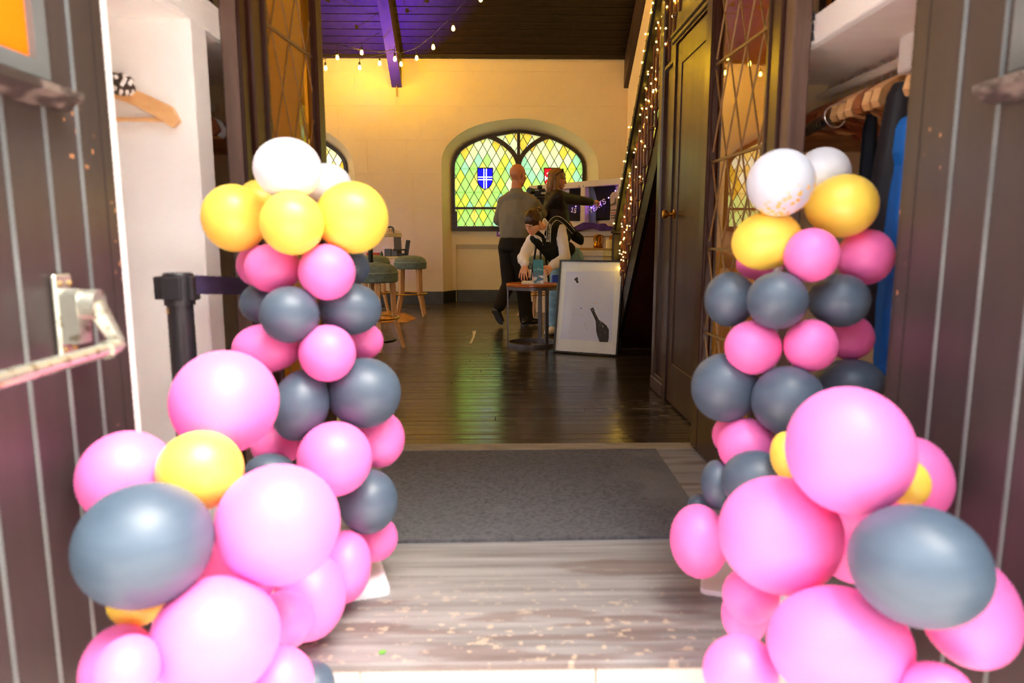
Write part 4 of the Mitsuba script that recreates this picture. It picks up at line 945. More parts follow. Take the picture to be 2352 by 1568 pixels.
mat('blue_plastic', S(30, 64, 190), 0.35)
item('blue_box', box(at(1268, 640, 6.45)[0], at(1268, 640, 6.45)[0] + .085, 6.40, 6.46, RZ + .0005, RZ + .068, .004), 'blue_plastic', 'small blue box at the right of the round table, partly behind the poster', 'box')

# ================================================================ framed poster leaning at the stair newel
TL, TR = at(1283, 596, 5.98), at(1431.5, 600, 5.775); BL, BR = fl(1272, 808.5), fl(1419, 819)
BL[2] = BR[2] = 0.002
u_ = (BR - BL) / np.linalg.norm(BR - BL); W_ = np.linalg.norm(BR - BL)
v0 = ((TL - BL) + (TR - BR)) / 2; v_ = v0 - u_ * (v0 @ u_); H_ = np.linalg.norm(v_); v_ /= H_; w_ = np.cross(u_, v_)   # towards the viewer
w_ = w_ if w_[1] < 0 else -w_
pf = lambda g, d0, d1: to_frame(extrude(g, d1 - d0), BL + w_ * d0, u_, v_, w_)
po = thing('framed_poster', 'black framed champagne bottle print leaning against the stair newel', 'framed poster')
obj('frame', pf(sbox(0, 0, W_, H_).difference(sbox(.014, .014, W_ - .014, H_ - .014)), -.004, .022), 'black_metal', po)
mat('mount_white', S(226, 230, 232), 0.6); mat('print_lilac', S(206, 212, 238), 0.55)
obj('backing', pf(sbox(.003, .003, W_ - .003, H_ - .003), -.006, -.001), 'menu_brown', po)
obj('mount', pf(sbox(.012, .012, W_ - .012, H_ - .012), -.001, .008), 'mount_white', po)
def uv_of(x, y):
    # invert the four measured corners
    A_ = np.array([(1272, 808.5), (1419, 819), (1431.5, 600), (1283, 596)]); s, t = .5, .5
    for _ in range(12):
        f = (A_[0] * (1 - s) * (1 - t) + A_[1] * s * (1 - t) + A_[2] * s * t + A_[3] * (1 - s) * t) - (x, y)
        ds = (A_[1] - A_[0]) * (1 - t) + (A_[2] - A_[3]) * t; dt = (A_[3] - A_[0]) * (1 - s) + (A_[2] - A_[1]) * s
        e = np.linalg.solve(np.stack([ds, dt], 1), -f); s += e[0]; t += e[1]
    return s * W_, t * H_
Z7 = lambda x, y: uv_of(1140 + x / 6.534, 600 + y / 6.534)
pr = obj('print', pf(Polygon([Z7(1035, 150), Z7(1768, 155), Z7(1735, 1215), Z7(965, 1170)]), .008, .0086), 'print_lilac', po)
mat('ink_black', S(20, 14, 18), 0.5); mat('ink_gold', S(222, 176, 30), 0.5); mat('ink_violet', S(106, 58, 190), 0.5); mat('ink_white', S(236, 238, 244), 0.5)
bottle = Polygon([Z7(*p) for p in ((1408, 720), (1455, 692), (1475, 735), (1478, 760), (1545, 885), (1610, 925), (1662, 975), (1695, 1035), (1692, 1170), (1678, 1218), (1558, 1213), (1525, 1120), (1506, 1050), (1503, 985), (1495, 900), (1445, 790))])
cork = Polygon([Z7(*p) for p in ((1157, 265), (1205, 236), (1220, 262), (1212, 280), (1234, 316), (1203, 332), (1180, 290), (1168, 288))])
obj('ink', pf(bottle, .0086, .0092), 'ink_black', pr); obj('ink', pf(cork, .0086, .0092), 'ink_black', pr)
obj('ink', pf(affinity.rotate(affinity.scale(Point(*Z7(1483, 635)).buffer(.0075), .62, 1), -15), .0086, .0092), 'ink_gold', pr)
obj('ink', pf(affinity.scale(Point(*Z7(1276, 708)).buffer(.0068), 1, .8), .0086, .0092), 'ink_violet', pr)
rr = random.Random(9); dots = []
for (x, y) in ((1410, 668), (1420, 688), (1252, 742), (1265, 755), (1150, 795), (1192, 798), (1160, 818), (1205, 828), (1288, 795), (1300, 815), (1190, 882), (1398, 838), (1412, 866), (1437, 915), (1450, 930), (1196, 966), (1240, 960), (1232, 1020), (1188, 1015), (1332, 945), (1342, 966), (1372, 1020), (1360, 1010), (1097, 1070), (1108, 1094), (1130, 1138), (1145, 1090), (1650, 657), (1665, 685), (1685, 735), (1698, 748), (1120, 985), (1130, 1000), (1470, 1020), (1455, 1045)):
    dots.append(pf(Point(*Z7(x, y)).buffer(rr.uniform(.0012, .0022), 6), .0086, .009))
obj('speckles', cat_(dots), 'ink_black', pr); labels[pr + '__speckles'] = {'kind': 'stuff'}
dots = [pf(Point(*Z7(x, y)).buffer(r_, 8), .0092, .0096) for x, y, r_ in ((1438, 732, .002), (1452, 744, .002), (1478, 805, .0014), (1568, 920, .003), (1598, 943, .0012), (1552, 970, .0026), (1592, 970, .003), (1607, 988, .0032), (1592, 1035, .0014), (1637, 1067, .0025), (1567, 1108, .0022), (1556, 890, .002))]
obj('bubbles', cat_(dots), 'ink_white', pr); labels[pr + '__bubbles'] = {'kind': 'stuff'}
obj('pane', to_frame(sheet(sbox(.012, .012, W_ - .012, H_ - .012), (0, 0, 0), (1, 0, 0), (0, 1, 0)), BL + w_ * .014, u_, v_, w_), 'picture_glass', po)

# ================================================================ white display cabinet on a stepped console, at the right
mat('cab_white', lambda p, n, uv: MX(S(214, 200, 178), S(226, 214, 196), FB(p.x * 5, p.y * 5, p.z * 5)), 0.5)
mat('case_black', S(14, 13, 16), 0.6)
A0 = np.array([*at(1214, 427, 9.75)[:2], 0]); B0 = np.array([*at(1425, 407, 8.45)[:2], 0])
A0[:2] = at(1214, 427, 9.75)[:2]; B0[:2] = at(1428, 407, 8.45)[:2]
uu = (B0 - A0); LW = np.linalg.norm(uu); uu /= LW; vv = np.array([-uu[1], uu[0], 0]);  vv = vv if vv[1] > 0 else -vv     # away from the viewer
zc1 = at(1214, 427, 9.75)[2]; zc0 = 1.075
cf = lambda a, b_, d0, d1, z0, z1, bev=.004: to_frame(box(a, b_, d0, d1, z0, z1, bev), A0, uu, vv, (0, 0, 1))
dc = thing('display_case', 'white open display case with black backdrop holding shirts, right of the window', 'display case')
D_ = .16
obj('top_board', cf(0, LW, 0, D_, zc1 - .075, zc1), 'cab_white', dc); obj('bottom_board', cf(0, LW, 0, D_, zc0, zc0 + .055), 'cab_white', dc)
obj('side_board', cf(0, .05, 0, D_, zc0 + .055, zc1 - .075), 'cab_white', dc); obj('side_board', cf(LW - .05, LW, 0, D_, zc0 + .055, zc1 - .075), 'cab_white', dc)
sx = lambda x: float(np.dot((at(x, 470, 1.0)[:2] / 1.0 * ((A0[0] * uu[1] - A0[1] * uu[0]) / (at(x, 470, 1.0)[0] * uu[1] - uu[0])) - A0[:2]), uu[:2]))
dv = sx(1338)
obj('divider', cf(dv - .04, dv + .04, 0, D_ - .01, zc0 + .055, zc1 - .075), 'cab_white', dc)
obj('back_panel', cf(.01, LW - .01, D_, D_ + .015, zc0, zc1), 'case_black', dc)
obj('inner_rail', cf(.05, LW - .05, D_ - .03, D_, zc1 - .17, zc1 - .078), 'cab_white', dc)
obj('inner_rail', cf(.05, LW - .05, D_ - .03, D_, zc0 + .055, zc0 + .14), 'cab_white', dc)
for s_ in (dv - .06, dv + .01): obj('screw_cap', to_frame(cyl((s_, -.004, zc1 - .06), (s_, .002, zc1 - .06), .008, 10), A0, uu, vv, (0, 0, 1)), 'book_slate', dc)
cn = thing('console', 'white stepped console under the display case behind the framed poster', 'console')
mat('groove_tan', S(150, 120, 70), 0.6)
obj('cabinet', cf(.0, LW, -.02, .36, .10, zc0 - .001), 'cab_white', cn); obj('plinth', cf(.03, LW - .03, .0, .34, .001, .10), 'case_black', cn)
obj('shelf', cf(.45, LW, -.20, -.02, .84, .865), 'groove_tan', cn); obj('lower_step', cf(.45, LW, -.31, -.02, .77, .838), 'cab_white', cn); obj('front', cf(.47, LW - .02, -.29, -.022, .001, .77), 'cab_white', cn)
obj('lip', cf(.2, LW, -.03, -.02, zc0 - .075, zc0 - .06), 'groove_tan', cn)
# shirts shown in the case
mat('tee_black', lambda p, n, uv: MX(S(24, 20, 20), S(40, 34, 32), FB(p.x * 9, p.y * 9, p.z * 5, 3)), 0.85, 0.2); mat('tee_lilac', S(206, 186, 186), 0.8, 0.2); mat('tee_print', S(228, 222, 214), 0.7); mat('cloth_blue', lambda p, n, uv: MX(S(84, 100, 118), S(112, 130, 148), FB(p.x * 9, p.y * 9, p.z * 3)), 0.8); mat('cloth_purple', lambda p, n, uv: MX(S(58, 30, 110), S(84, 46, 142), FB(p.x * 9, p.y * 9, p.z * 9)), 0.8)
def cloth_panel(poly, d, amp, seed, th=.012):
    m = extrude(poly, th); m = m.subdivide_to_size(.045, max_iter=6) if hasattr(m, 'subdivide_to_size') else m
    v = m.vertices; v[:, 2] += amp * (meshkit.fbm(np.c_[v[:, 0] * 9 + seed, v[:, 1] * 3, np.zeros(len(v))], 3) - .5); m.vertices = v
    return to_frame(m, A0 + vv * d, uu, (0, 0, 1), -vv)
def sxz(x, y, d=.1):
    s = sx(x); p = A0 + uu * s + vv * d; Y = p[1]; return (s, at(x, y, Y)[2])
def tee(poly_px, m, name, lab, d, seed): 
    k = obj(name, cloth_panel(Polygon([sxz(*p) for p in poly_px]), d, .03, seed), m, smooth=50); tag(k, lab, 'shirt'); return k
t1 = tee(((1296, 432), (1331, 428), (1334, 505), (1296, 506)), 'tee_black', 'black_shirt', 'black shirt numbered 15 hung in the left bay of the display case', .10, 1)
t2 = tee(((1357, 425), (1400, 420), (1403, 502), (1359, 503), (1345, 470)), 'tee_black', 'black_shirt', 'black shirt lettered YEATS hung in the right bay of the display case', .10, 2)
def lettering(txt, h, x, y, dx, dy, d, parent, m='tee_print'):
    p = np.array(sxz(x, y)); q = np.array(sxz(x + dx, y + dy)); du = (q - p) / np.linalg.norm(q - p); U3 = uu * du[0] + np.array([0, 0, 1]) * du[1]; V3 = np.cross(U3, vv); V3 = V3 if V3[2] > 0 else -V3
    obj('lettering', to_frame(meshkit.text_mesh(txt, h, .002, True), A0 + uu * p[0] + vv * (d - .034) + np.array([0, 0, p[1]]), U3, V3, -vv), m, parent)
lettering('15', .062, 1302, 486, 10, 3.2, .10, t1); lettering('YEATS', .068, 1348, 492, 34, -24, .10, t2)
t3 = tee(((1401, 450), (1406, 443), (1416, 439), (1428, 440), (1428, 514), (1400, 521), (1402, 480)), 'tee_lilac', 'lilac_shirt', 'pale lilac shirt on a cream hanger at the right end of the display case', .01, 3)
for q, (w_px, yy) in enumerate(((18, 484), (20, 490), (15, 496), (17, 502))):
    a = np.array(sxz(1406, yy, 0)); 
    obj('print', cf(a[0], a[0] + .09 - .012 * (q % 2), -.026, -.0245, a[1], a[1] + .012, 0), 'book_red' if q == 1 else 'menu_brown', t3)
a = [sxz(*p) for p in ((1404, 471), (1414, 466), (1416, 456), (1418, 456), (1418, 469), (1406, 474))]
obj('print', to_frame(extrude(Polygon(a), .0015), A0 - vv * .0245, uu, (0, 0, 1), -vv), 'menu_brown', t3)
a0 = np.array(sxz(1425, 436, 0)); ang = np.linspace(0, 2 * np.pi, 20, endpoint=False)
hk = [A0 + uu * (a0[0] + .03 * math.cos(t)) + np.array([0, 0, a0[1] + .042 * math.sin(t)]) - vv * .03 for t in ang]
k = obj('cream_hanger', tube(np.array(hk), .007, 8, True), 'paper', smooth=60); tag(k, 'cream hanger loop above the lilac shirt in the display case', 'hanger')
k = obj('blue_cloth', cloth_panel(Polygon([sxz(*p) for p in ((1341, 416), (1350, 424), (1356, 440), (1361, 460), (1359, 480), (1358, 505), (1360, 515), (1344, 516))]), .09, .02, 5), 'cloth_blue', smooth=50); tag(k, 'grey-blue cloth hanging beside the white divider of the display case', 'cloth')
pc = Polygon([sxz(*p, 0) for p in ((1313, 531), (1324, 524), (1345, 514), (1352, 511), (1366, 511), (1380, 515), (1395, 513), (1402, 519), (1413, 520), (1414, 528), (1390, 530), (1370, 524), (1345, 528), (1330, 532))])
k = obj('purple_cloth', cloth_panel(pc, -.03, .05, 7, .07), 'cloth_purple', smooth=50); tag(k, 'crumpled purple cloth lying on the lower board of the display case', 'cloth')
vl = thing('violet_lights', 'string of tiny violet lights strung across the display case shirts', 'string lights')
pts = [sxz(x, y, .04) for x, y in ((1298, 477), (1319, 474), (1334, 482), (1354, 477), (1374, 470), (1394, 454), (1409, 438), (1419, 419))]
w3 = lambda s, z, d: A0 + uu * s + vv * d + np.array([0, 0, z])
obj('wire', tube(spline([w3(s, z, .03) for s, z in pts], 40), .0014, 4), 'wire_green', vl)
vem = {'type': 'area', 'radiance': rgb((2.4, .7, 9)), 'sampling_weight': 0.002}
for s, z in pts:
    k = key_for(vl + '__bulb'); scene[k] = {**PLY(sph(.007, sub=1), 'bulb_glass', True), 'to_world': T().translate(w3(s, z, .03).tolist()), 'emitter': vem}
# gold skull vases and a candle on the console
mat('gold', S(206, 150, 60), 0.18, 0.5, 1.0)
def gold_vase(x, y, lab):
    s = sx(x); b0 = A0 + uu * s - vv * .115; Y = b0[1]; b0 = np.array([at(x, y, Y)[0], Y, .866]); k = thing('gold_vase', lab, 'vase')
    obj('body', lathe([(0, 0), (.045, 0), (.055, .012), (.058, .03), (.04, .06), (.036, .09), (.048, .125), (.052, .15), (.042, .165), (.03, .168), (0, .168)], 28, b0), 'gold', k, smooth=40)
    for sg in (-1, 1):
        ang = np.linspace(-1.3, 1.5, 12); obj('handle', tube(np.array([b0 + uu * sg * (.035 + .04 * math.cos(t)) + np.array([0, 0, .105 + .048 * math.sin(t)]) for t in ang]), .008, 8), 'gold', k, smooth=60)
    obj('foot', lathe([(0, .0), (.05, .0), (.054, .008), (.03, .02), (0, .02)], 24, b0 - [0, 0, .0]), 'gold', k, smooth=40)
gold_vase(1373, 573, 'shiny gold two-handled vase under the display case, clear of the stair'); gold_vase(1410, 573, 'shiny gold vase half hidden by the stair newel post')
s = sx(1400); b0 = A0 + uu * s - vv * .255; Y = b0[1]; cx_ = at(1400, 590, Y)
cd = thing('candle', 'thick cream pillar candle on the console left of the newel', 'candle'); mat('wax', S(244, 222, 150), 0.45, sheen=.2)
obj('wax', lathe([(0, 0), (.047, 0), (.048, .003), (.048, .125), (.044, .13), (.03, .126), (0, .122)], 28, (cx_[0], Y, .839)), 'wax', cd, smooth=35); obj('wick', cyl((cx_[0], Y, .96), (cx_[0], Y, .972), .002, 6), 'socket_black', cd)
# camera on a tripod between the two people at the back
mat('cam_black', S(20, 20, 22), 0.4)
cm = thing('video_camera', 'black camera on a tripod in front of the display case left end', 'camera')
Yc = 8.35; q0 = at(1236, 440, Yc); cx_, cz_ = q0[0], q0[2]
obj('body', cat_(box(cx_ - .05, cx_ + .085, Yc - .04, Yc + .04, cz_ - .055, cz_ + .035, .01), box(cx_ - .01, cx_ + .05, Yc - .035, Yc + .035, cz_ + .03, cz_ + .075, .012), box(cx_ - .03, cx_ + .14, Yc - .05, Yc + .05, cz_ - .09, cz_ - .055, .008)), 'cam_black', cm)
obj('lens', cat_(cyl((cx_ - .045, Yc - .0, cz_), (cx_ - .10, Yc - .05, cz_ + .005), .036, 20), cyl((cx_ - .1, Yc - .05, cz_ + .005), (cx_ - .115, Yc - .064, cz_ + .007), .04, 20)), 'cam_black', cm, smooth=40)
obj('screen', box(cx_ + .035, cx_ + .085, Yc - .0425, Yc - .04, cz_ - .03, cz_ - .01), 'paper', cm); obj('badge', box(cx_ - .04, cx_ + .005, Yc - .0425, Yc - .04, cz_ + .008, cz_ + .02), 'acryl_edge', cm)
obj('tripod', cat_([cyl((cx_ + .03, Yc, cz_ - .09), (cx_ + .03, Yc, 1.2), .018, 12)] + [cyl((cx_ + .03, Yc, 1.25), (cx_ + .03 + .2 * math.cos(a), Yc + .2 * math.sin(a), .005), .013, 10) for a in (.5, 2.6, 4.7)]), 'cam_black', cm)
mat('purple_tag', S(140, 74, 180), 0.5)
pt = thing('purple_tag', 'small purple card holder on the wall under the window by the man', 'card'); q0 = at(1146, 536, YW - .01)
obj('card', box(q0[0] - .035, q0[0] + .035, YW - .012, YW - .001, q0[2] - .05, q0[2] + .05, .004), 'purple_tag', pt); obj('label', box(q0[0] - .008, q0[0] + .026, YW - .0135, YW - .012, q0[2] - .012, q0[2] + .026), 'paper', pt)

# ---------------------------------------------------------------- unseen globes, out of view, placed to light the hall warmly
mat('opal', S(255, 244, 224), 0.4, two=False)
UNSEEN_LAMP_L = 4.2
for (x, y, z, lab) in ((-2.9, 8.2, 4.75, 'unseen globe lamp placed to light the left of the back wall'), (0.4, 8.3, 4.9, 'unseen globe lamp placed to light the right of the back wall')):
    t = thing('pendant_lamp', lab, 'lamp')
    k = obj('globe', sph(.15, (x, y, z), 3), 'opal', t, smooth=True); scene[k]['emitter'] = {'type': 'area', 'radiance': rgb((UNSEEN_LAMP_L, UNSEEN_LAMP_L * .41, UNSEEN_LAMP_L * .045)), 'sampling_weight': 1.5}
    obj('cord', cyl((x, y, z + .16), (x, y, ZR0 + min(YR0 - y, y - (2 * RIDGE_Y - YR0)) * math.tan(SL) - .02), .006, 8), 'socket_black', t); obj('cap', lathe([(0, .13), (.05, .135), (.04, .18), (0, .185)], 16, (x, y, z)), 'socket_black', t, smooth=30)

# ================================================================ people
def ell(c, r, yaw=0.0, n=20):
    r = (r, r, r) if np.isscalar(r) else r
    m = m3.Manifold.sphere(1.0, n).scale(tuple(map(float, r)))
    if yaw: m = m.rotate((0, 0, math.degrees(yaw)))
    return m.translate(tuple(map(float, c)))
def hull(*items):
    """items: (centre, radius or three radii[, yaw])"""
    return m3.Manifold.batch_hull([ell(*i) for i in items]) if len(items) > 1 else ell(*items[0])
def chain(*items): return [hull(a, b) for a, b in zip(items[:-1], items[1:])]
def union(ms): return m3.Manifold.batch_boolean(list(ms), m3.OpType.Add)
def soften(man, edge=.014, it=8, lam=.5):
    t = m2t(man.refine_to_length(edge)); t.merge_vertices()
    trimesh.smoothing.filter_taubin(t, lamb=lam, nu=lam + .03, iterations=it); return t
def folds(t, amp, f, seed=0):
    t.merge_vertices(); v = t.vertices; nn = t.vertex_normals
    t.vertices = v + nn * (amp * (meshkit.fbm(v * np.asarray(f) + seed, 3) - .45))[:, None]; return t
def basis(fwd, up=(0, 0, 1)):
    f = np.asarray(fwd, float); f /= np.linalg.norm(f); u = np.asarray(up, float); u = u - f * (u @ f); u /= np.linalg.norm(u); return np.stack([np.cross(f, u), f, u], 1)
def head_man(c, B, s=1.0, female=False):
    """local frame: x right, y forward (face), z up"""
    E = lambda x, y, z, r: ((x, y, z), r)
    jw = .040 if female else .046
    parts = [ell((0, -.012, .026), (.075, .096, .09)), hull(E(0, .018, -.02, (.063, .07, .058)), E(0, .064, -.098, (.017, .016, .014)), E(jw, .01, -.07, .016), E(-jw, .01, -.07, .016), E(.052, .045, -.02, .018), E(-.052, .045, -.02, .018)),
             hull(E(0, .088, .012, .007), E(0, .106, -.028, .0095), E(.012, .092, -.034, .007), E(-.012, .092, -.034, .007)),
             hull(E(.03, .078, .022, .0105), E(-.03, .078, .022, .0105)), ell((0, .083, -.058), (.021, .0095, .0055)), ell((0, .081, -.068), (.019, .009, .006))]
    for sg in (-1, 1):
        parts.append(hull(((sg * .076, -.006, .006), (.008, .017, .017)), ((sg * .075, -.002, -.03), (.007, .01, .01))))
    m = union(parts)
    for sg in (-1, 1): m = m - ell((sg * .031, .097, .004), (.017, .016, .010))
    t = soften(m, .008, 5)
    t.vertices = t.vertices * s @ B.T + np.asarray(c); return t2m(t)
def hand_man(w, d, pn, tsign, curl=(25, 35, 20), spread=.15, s=1.0, fingers=None):
    """w wrist, d towards the fingers, pn the way the palm faces, tsign the thumb's side"""
    d = np.asarray(d, float); d /= np.linalg.norm(d); pn = np.asarray(pn, float); pn = pn - d * (pn @ d); pn /= np.linalg.norm(pn); t = np.cross(d, pn) * tsign
    P = lambda a, b_, c: np.asarray(w) + (d * a + t * b_ + pn * c) * s
    ms = [hull((P(0, 0, 0), .022 * s), (P(.03, .012, 0), .020 * s), (P(.03, -.014, 0), .018 * s)), hull((P(.02, .016, 0), .018 * s), (P(.02, -.016, 0), .016 * s), (P(.085, .03, -.002), .0115 * s), (P(.088, .01, -.004), .0115 * s), (P(.084, -.012, -.003), .011 * s), (P(.076, -.031, 0), .010 * s))]
    for i, (off, L) in enumerate(((.031, .072), (.0105, .08), (-.011, .075), (-.031, .058))):
        a0 = spread * (1, .3, -.4, -1)[i]; c = (fingers[i] if fingers else curl)
        p = P((.086, .089, .085, .077)[i], off, -.002); ang = 0; r = .0088 * s
        for seg, (fl_, cv) in enumerate(zip((.46, .31, .24), c)):
            ang += math.radians(cv); dv = (d * math.cos(a0) + t * math.sin(a0)) * math.cos(ang) + pn * math.sin(ang); q = p + dv * L * fl_ * s
            ms.append(hull((p, r), (q, r * .92))); p = q; r *= .92
    p0, p1 = P(.022, .024, .004), P(.056, .05, .016); p2 = P(.084, .056, .03); p3 = P(.105, .052, .042)
    ms += [hull((p0, .0135 * s), (p1, .0105 * s)), hull((p1, .0102 * s), (p2, .009 * s)), hull((p2, .009 * s), (p3, .0075 * s))]
    return t2m(soften(union(ms), .0045, 5))
def skin(name, a, b_): mat(name, lambda p, n, uv: MX(a, b_, FB(p.x * 30, p.y * 30, p.z * 30, 2)), 0.42, 0.4, flatness=0.0)
skin('skin_man', S(214, 142, 98), S(196, 120, 80)); skin('skin_woman', S(206, 138, 104), S(190, 120, 88)); skin('skin_girl', S(236, 180, 146), S(226, 164, 130))
mat('eye_white', S(236, 232, 226), 0.2); mat('eye_dark', S(30, 20, 14), 0.15); mat('lip', S(186, 92, 86), 0.35)
mat('hair_dark', lambda p, n, uv: MX(S(34, 18, 10), S(84, 50, 28), FB(p.x * 120, p.y * 60, p.z * 40, 3)), 0.4, 0.5, clear=.1)
mat('hair_mixed', lambda p, n, uv: MX(S(70, 42, 22), S(170, 120, 66), FB(p.x * 75, p.y * 75, p.z * 8, 3)), 0.4, 0.5)
mat('leather_black', S(18, 16, 14), 0.16, 0.5, clear=.5)
def face_bits(k, c, B, s, skinm, brow='hair_dark'):
    L = lambda x, y, z: np.asarray(c) + B @ (np.array([x, y, z]) * s)
    for sg in (-1, 1):
        e = sph(.0105 * s, L(sg * .031, .0755, .004), 2); obj('eye', e, 'eye_white', k, smooth=True)
        obj('iris', sph(.0052 * s, L(sg * .031, .0835, .0015), 1), 'eye_dark', k, smooth=True)
        obj('eyelid', to_frame(m2t(ell((sg * .031, .0762, .0075), (.0135, .0115, .0065))), c, *(B.T * s)), skinm, k, smooth=True)
        obj('eyebrow', tube([L(sg * .014, .0925, .0215), L(sg * .032, .0895, .027), L(sg * .048, .078, .022)], [.0022 * s, .003 * s, .0014 * s], 6), brow, k, smooth=True)
    obj('lips', cat_(to_frame(m2t(ell((0, .0868, -.0595), (.019, .0075, .0045))), c, *(B.T * s)), to_frame(m2t(ell((0, .0858, -.0675), (.017, .0075, .005))), c, *(B.T * s))), 'lip', k, smooth=True)

def shoe(k, heel, toe, m='leather_black', h=.075, parent_part='shoe'):
    heel, toe = np.asarray(heel, float), np.asarray(toe, float); d = toe - heel; L = np.linalg.norm(d); d /= L
    side = np.cross(d, (0, 0, 1)); side /= np.linalg.norm(side); up = np.cross(side, d)
    P = lambda a, b_, c: heel + d * a + side * b_ + up * c
    body = union([hull((P(.03, 0, .035), .034), (P(.10, 0, .03), .033), (P(.055, 0, .075), .036)), hull((P(.10, .008, .034), .036), (P(L - .05, .008, .024), .034), (P(L - .03, 0, .018), .026), (P(.09, 0, .05), .034))])
    # flatten the underside
    body = body.trim_by_plane(tuple(up), float(up @ P(0, 0, .008)))
    kk = obj(parent_part, soften(body, .012, 3), m, k, smooth=50)
    out = [P(a, b_, 0) for a, b_ in ((-.002, -.03), (-.002, .03), (.06, .034), (.11, .036), (L - .06, .046), (L - .015, .028), (L, .002), (L - .02, -.026), (L - .07, -.038), (.11, -.03), (.06, -.031))]
    V = np.array(out + [p + up * .012 for p in out]); obj('sole', m2t(m3.Manifold.hull_points(V)), 'sole_grey', kk)
    obj('heel', m2t(m3.Manifold.hull_points(np.array([P(a, b_, c) for a in (0, .06) for b_ in (-.03, .03) for c in (-.012, .004)]))), 'sole_grey', kk)
mat('sole_grey', S(70, 72, 78), 0.6)

# ---------------------------------------------------------------- the bald man walking away
YM = 7.66; Pm = lambda x, y, dY=0: at(x, y, YM + dY)
f = np.array([.5, .866, 0]); yaw = math.atan2(f[1], f[0]) - math.pi / 2
man = thing('person', 'bald man seen from behind in an olive grey shirt and dark trousers, walking', 'person')
Bh = basis((.62, .76, -.06)); hc = Pm(1190, 403); hm = head_man(hc, Bh, 1.06)
sh_l, sh_r = Pm(1162, 464, .09), Pm(1218, 464, -.05)
el_l, wr_l = Pm(1147, 505, .20), Pm(1175, 512, .36); el_r, wr_r = Pm(1244, 491, .12), Pm(1218, 508, .34)
hp_l, hp_r = Pm(1165, 566, .05), Pm(1192, 566, -.05); kn_l, an_l = Pm(1168, 652, .03), Pm(1147, 706, -.12); kn_r, an_r = Pm(1201, 655, .07), Pm(1209, 735, .05)
body = union([hm] + chain((Pm(1187, 418), .055), (Pm(1186, 440), .06), (Pm(1187, 458), (.10, .06, .04), yaw), (Pm(1186, 500), (.15, .10, .08), yaw), (Pm(1180, 545), (.15, .115, .08), yaw)) +
             chain((sh_l, .04), (el_l, .036), (wr_l, .03)) + chain((sh_r, .04), (el_r, .036), (wr_r, .03)) + chain((hp_l, .085), (kn_l, .055), (an_l, .042)) + chain((hp_r, .085), (kn_r, .055), (an_r, .042)) +
             [hand_man(wr_l, wr_r - wr_l + np.array([0, .05, 0]), (0, 1, 0), 1), hand_man(wr_r, wr_l - wr_r + np.array([0, .08, .03]), (0, 1, 0), -1)])
obj('body', m2t(body), 'skin_man', man, smooth=50)
mat('olive_shirt', lambda p, n, uv: MX(S(120, 114, 98), S(142, 134, 116), FB(p.x * 12, p.y * 12, p.z * 5, 3)), 0.75, 0.25, sheen=.3)
shirt = union([hull((Pm(1157, 463, .08), .062), (Pm(1186, 445), (.115, .085, .035), yaw), (Pm(1223, 461, -.06), .062)),
               hull((Pm(1162, 470, .07), (.075, .07, .06), yaw), (Pm(1220, 470, -.05), (.075, .07, .06), yaw), (Pm(1187, 495), (.212, .15, .06), yaw), (Pm(1187, 462), (.17, .09, .03), yaw)),
               hull((Pm(1187, 495), (.214, .15, .08), yaw), (Pm(1182, 528), (.178, .15, .05), yaw)), hull((Pm(1182, 528), (.178, .15, .06), yaw), (Pm(1180, 545), (.158, .145, .025), yaw))] +
              chain((Pm(1157, 465, .08), .074), (el_l, .066), (wr_l, .05)) + chain((Pm(1222, 463, -.06), .074), (el_r, .064), (wr_r, .048)))
t = folds(soften(shirt, .014, 7), .034, (10, 10, 3), 3)
obj('shirt', t, 'olive_shirt', man, smooth=60)
col = union([hull((Pm(1186, 434), (.068, .066, .014), yaw), (Pm(1186, 445), (.085, .078, .012), yaw))]); obj('collar', soften(col, .012, 3), 'olive_shirt', man, smooth=50)
mat('brown_black', lambda p, n, uv: MX(S(26, 21, 17), S(40, 32, 25), FB(p.x * 9, p.y * 9, p.z * 3, 3)), 0.8, 0.25)
tr = union([hull((Pm(1180, 548), (.158, .14, .03), yaw), (Pm(1178, 570), (.17, .145, .06), yaw)), hull((Pm(1166, 572, .05), .105), (kn_l, .078)), hull((kn_l, .078), (an_l + [0, 0, .02], .068)), hull((Pm(1192, 572, -.05), .105), (kn_r, .08)), hull((kn_r, .08), (an_r + [0, 0, .01], .074))])
obj('trousers', folds(soften(tr, .018, 7), .016, (8, 8, 4), 8), 'brown_black', man, smooth=60)
shoe(man, Pm(1135, 712, -.17), Pm(1151, 746, -.02)); shoe(man, [*fl(1200, 750)[:2] + np.array([0, .0]), .014], [*fl(1241, 745)[:2], .014])

# ---------------------------------------------------------------- the woman at the display case
YW2 = 7.95; Pw = lambda x, y, dY=0: at(x, y, YW2 + dY)
f2 = np.array([.9, .43, 0]); yw2 = math.atan2(f2[1], f2[0]) - math.pi / 2
wo = thing('person', 'woman in a black sparkly jacket with sunglasses on her head, reaching into the display', 'person')
B2 = basis((.96, .26, -.1)); h2 = Pw(1281, 412); hm = head_man(h2, B2, .98, True)
s_r, s_l = Pw(1283, 452, -.16), Pw(1268, 450, .17); e_r, w_r = Pw(1322, 459, -.02), Pw(1360, 464, .1)
e_l, w_l = Pw(1276, 495, .2), Pw(1288, 508, .26)
hd = hand_man(w_r, at(1376, 462, 8.15) - w_r, (.1, .3, -1), 1, curl=(35, 45, 30))
hip = Pw(1283, 548)
legs = [(Pw(1279, 560, .07), Pw(1281, 645, .07), Pw(1277, 728, .07)), (Pw(1288, 560, -.07), Pw(1292, 645, -.06), Pw(1289, 730, -.08))]
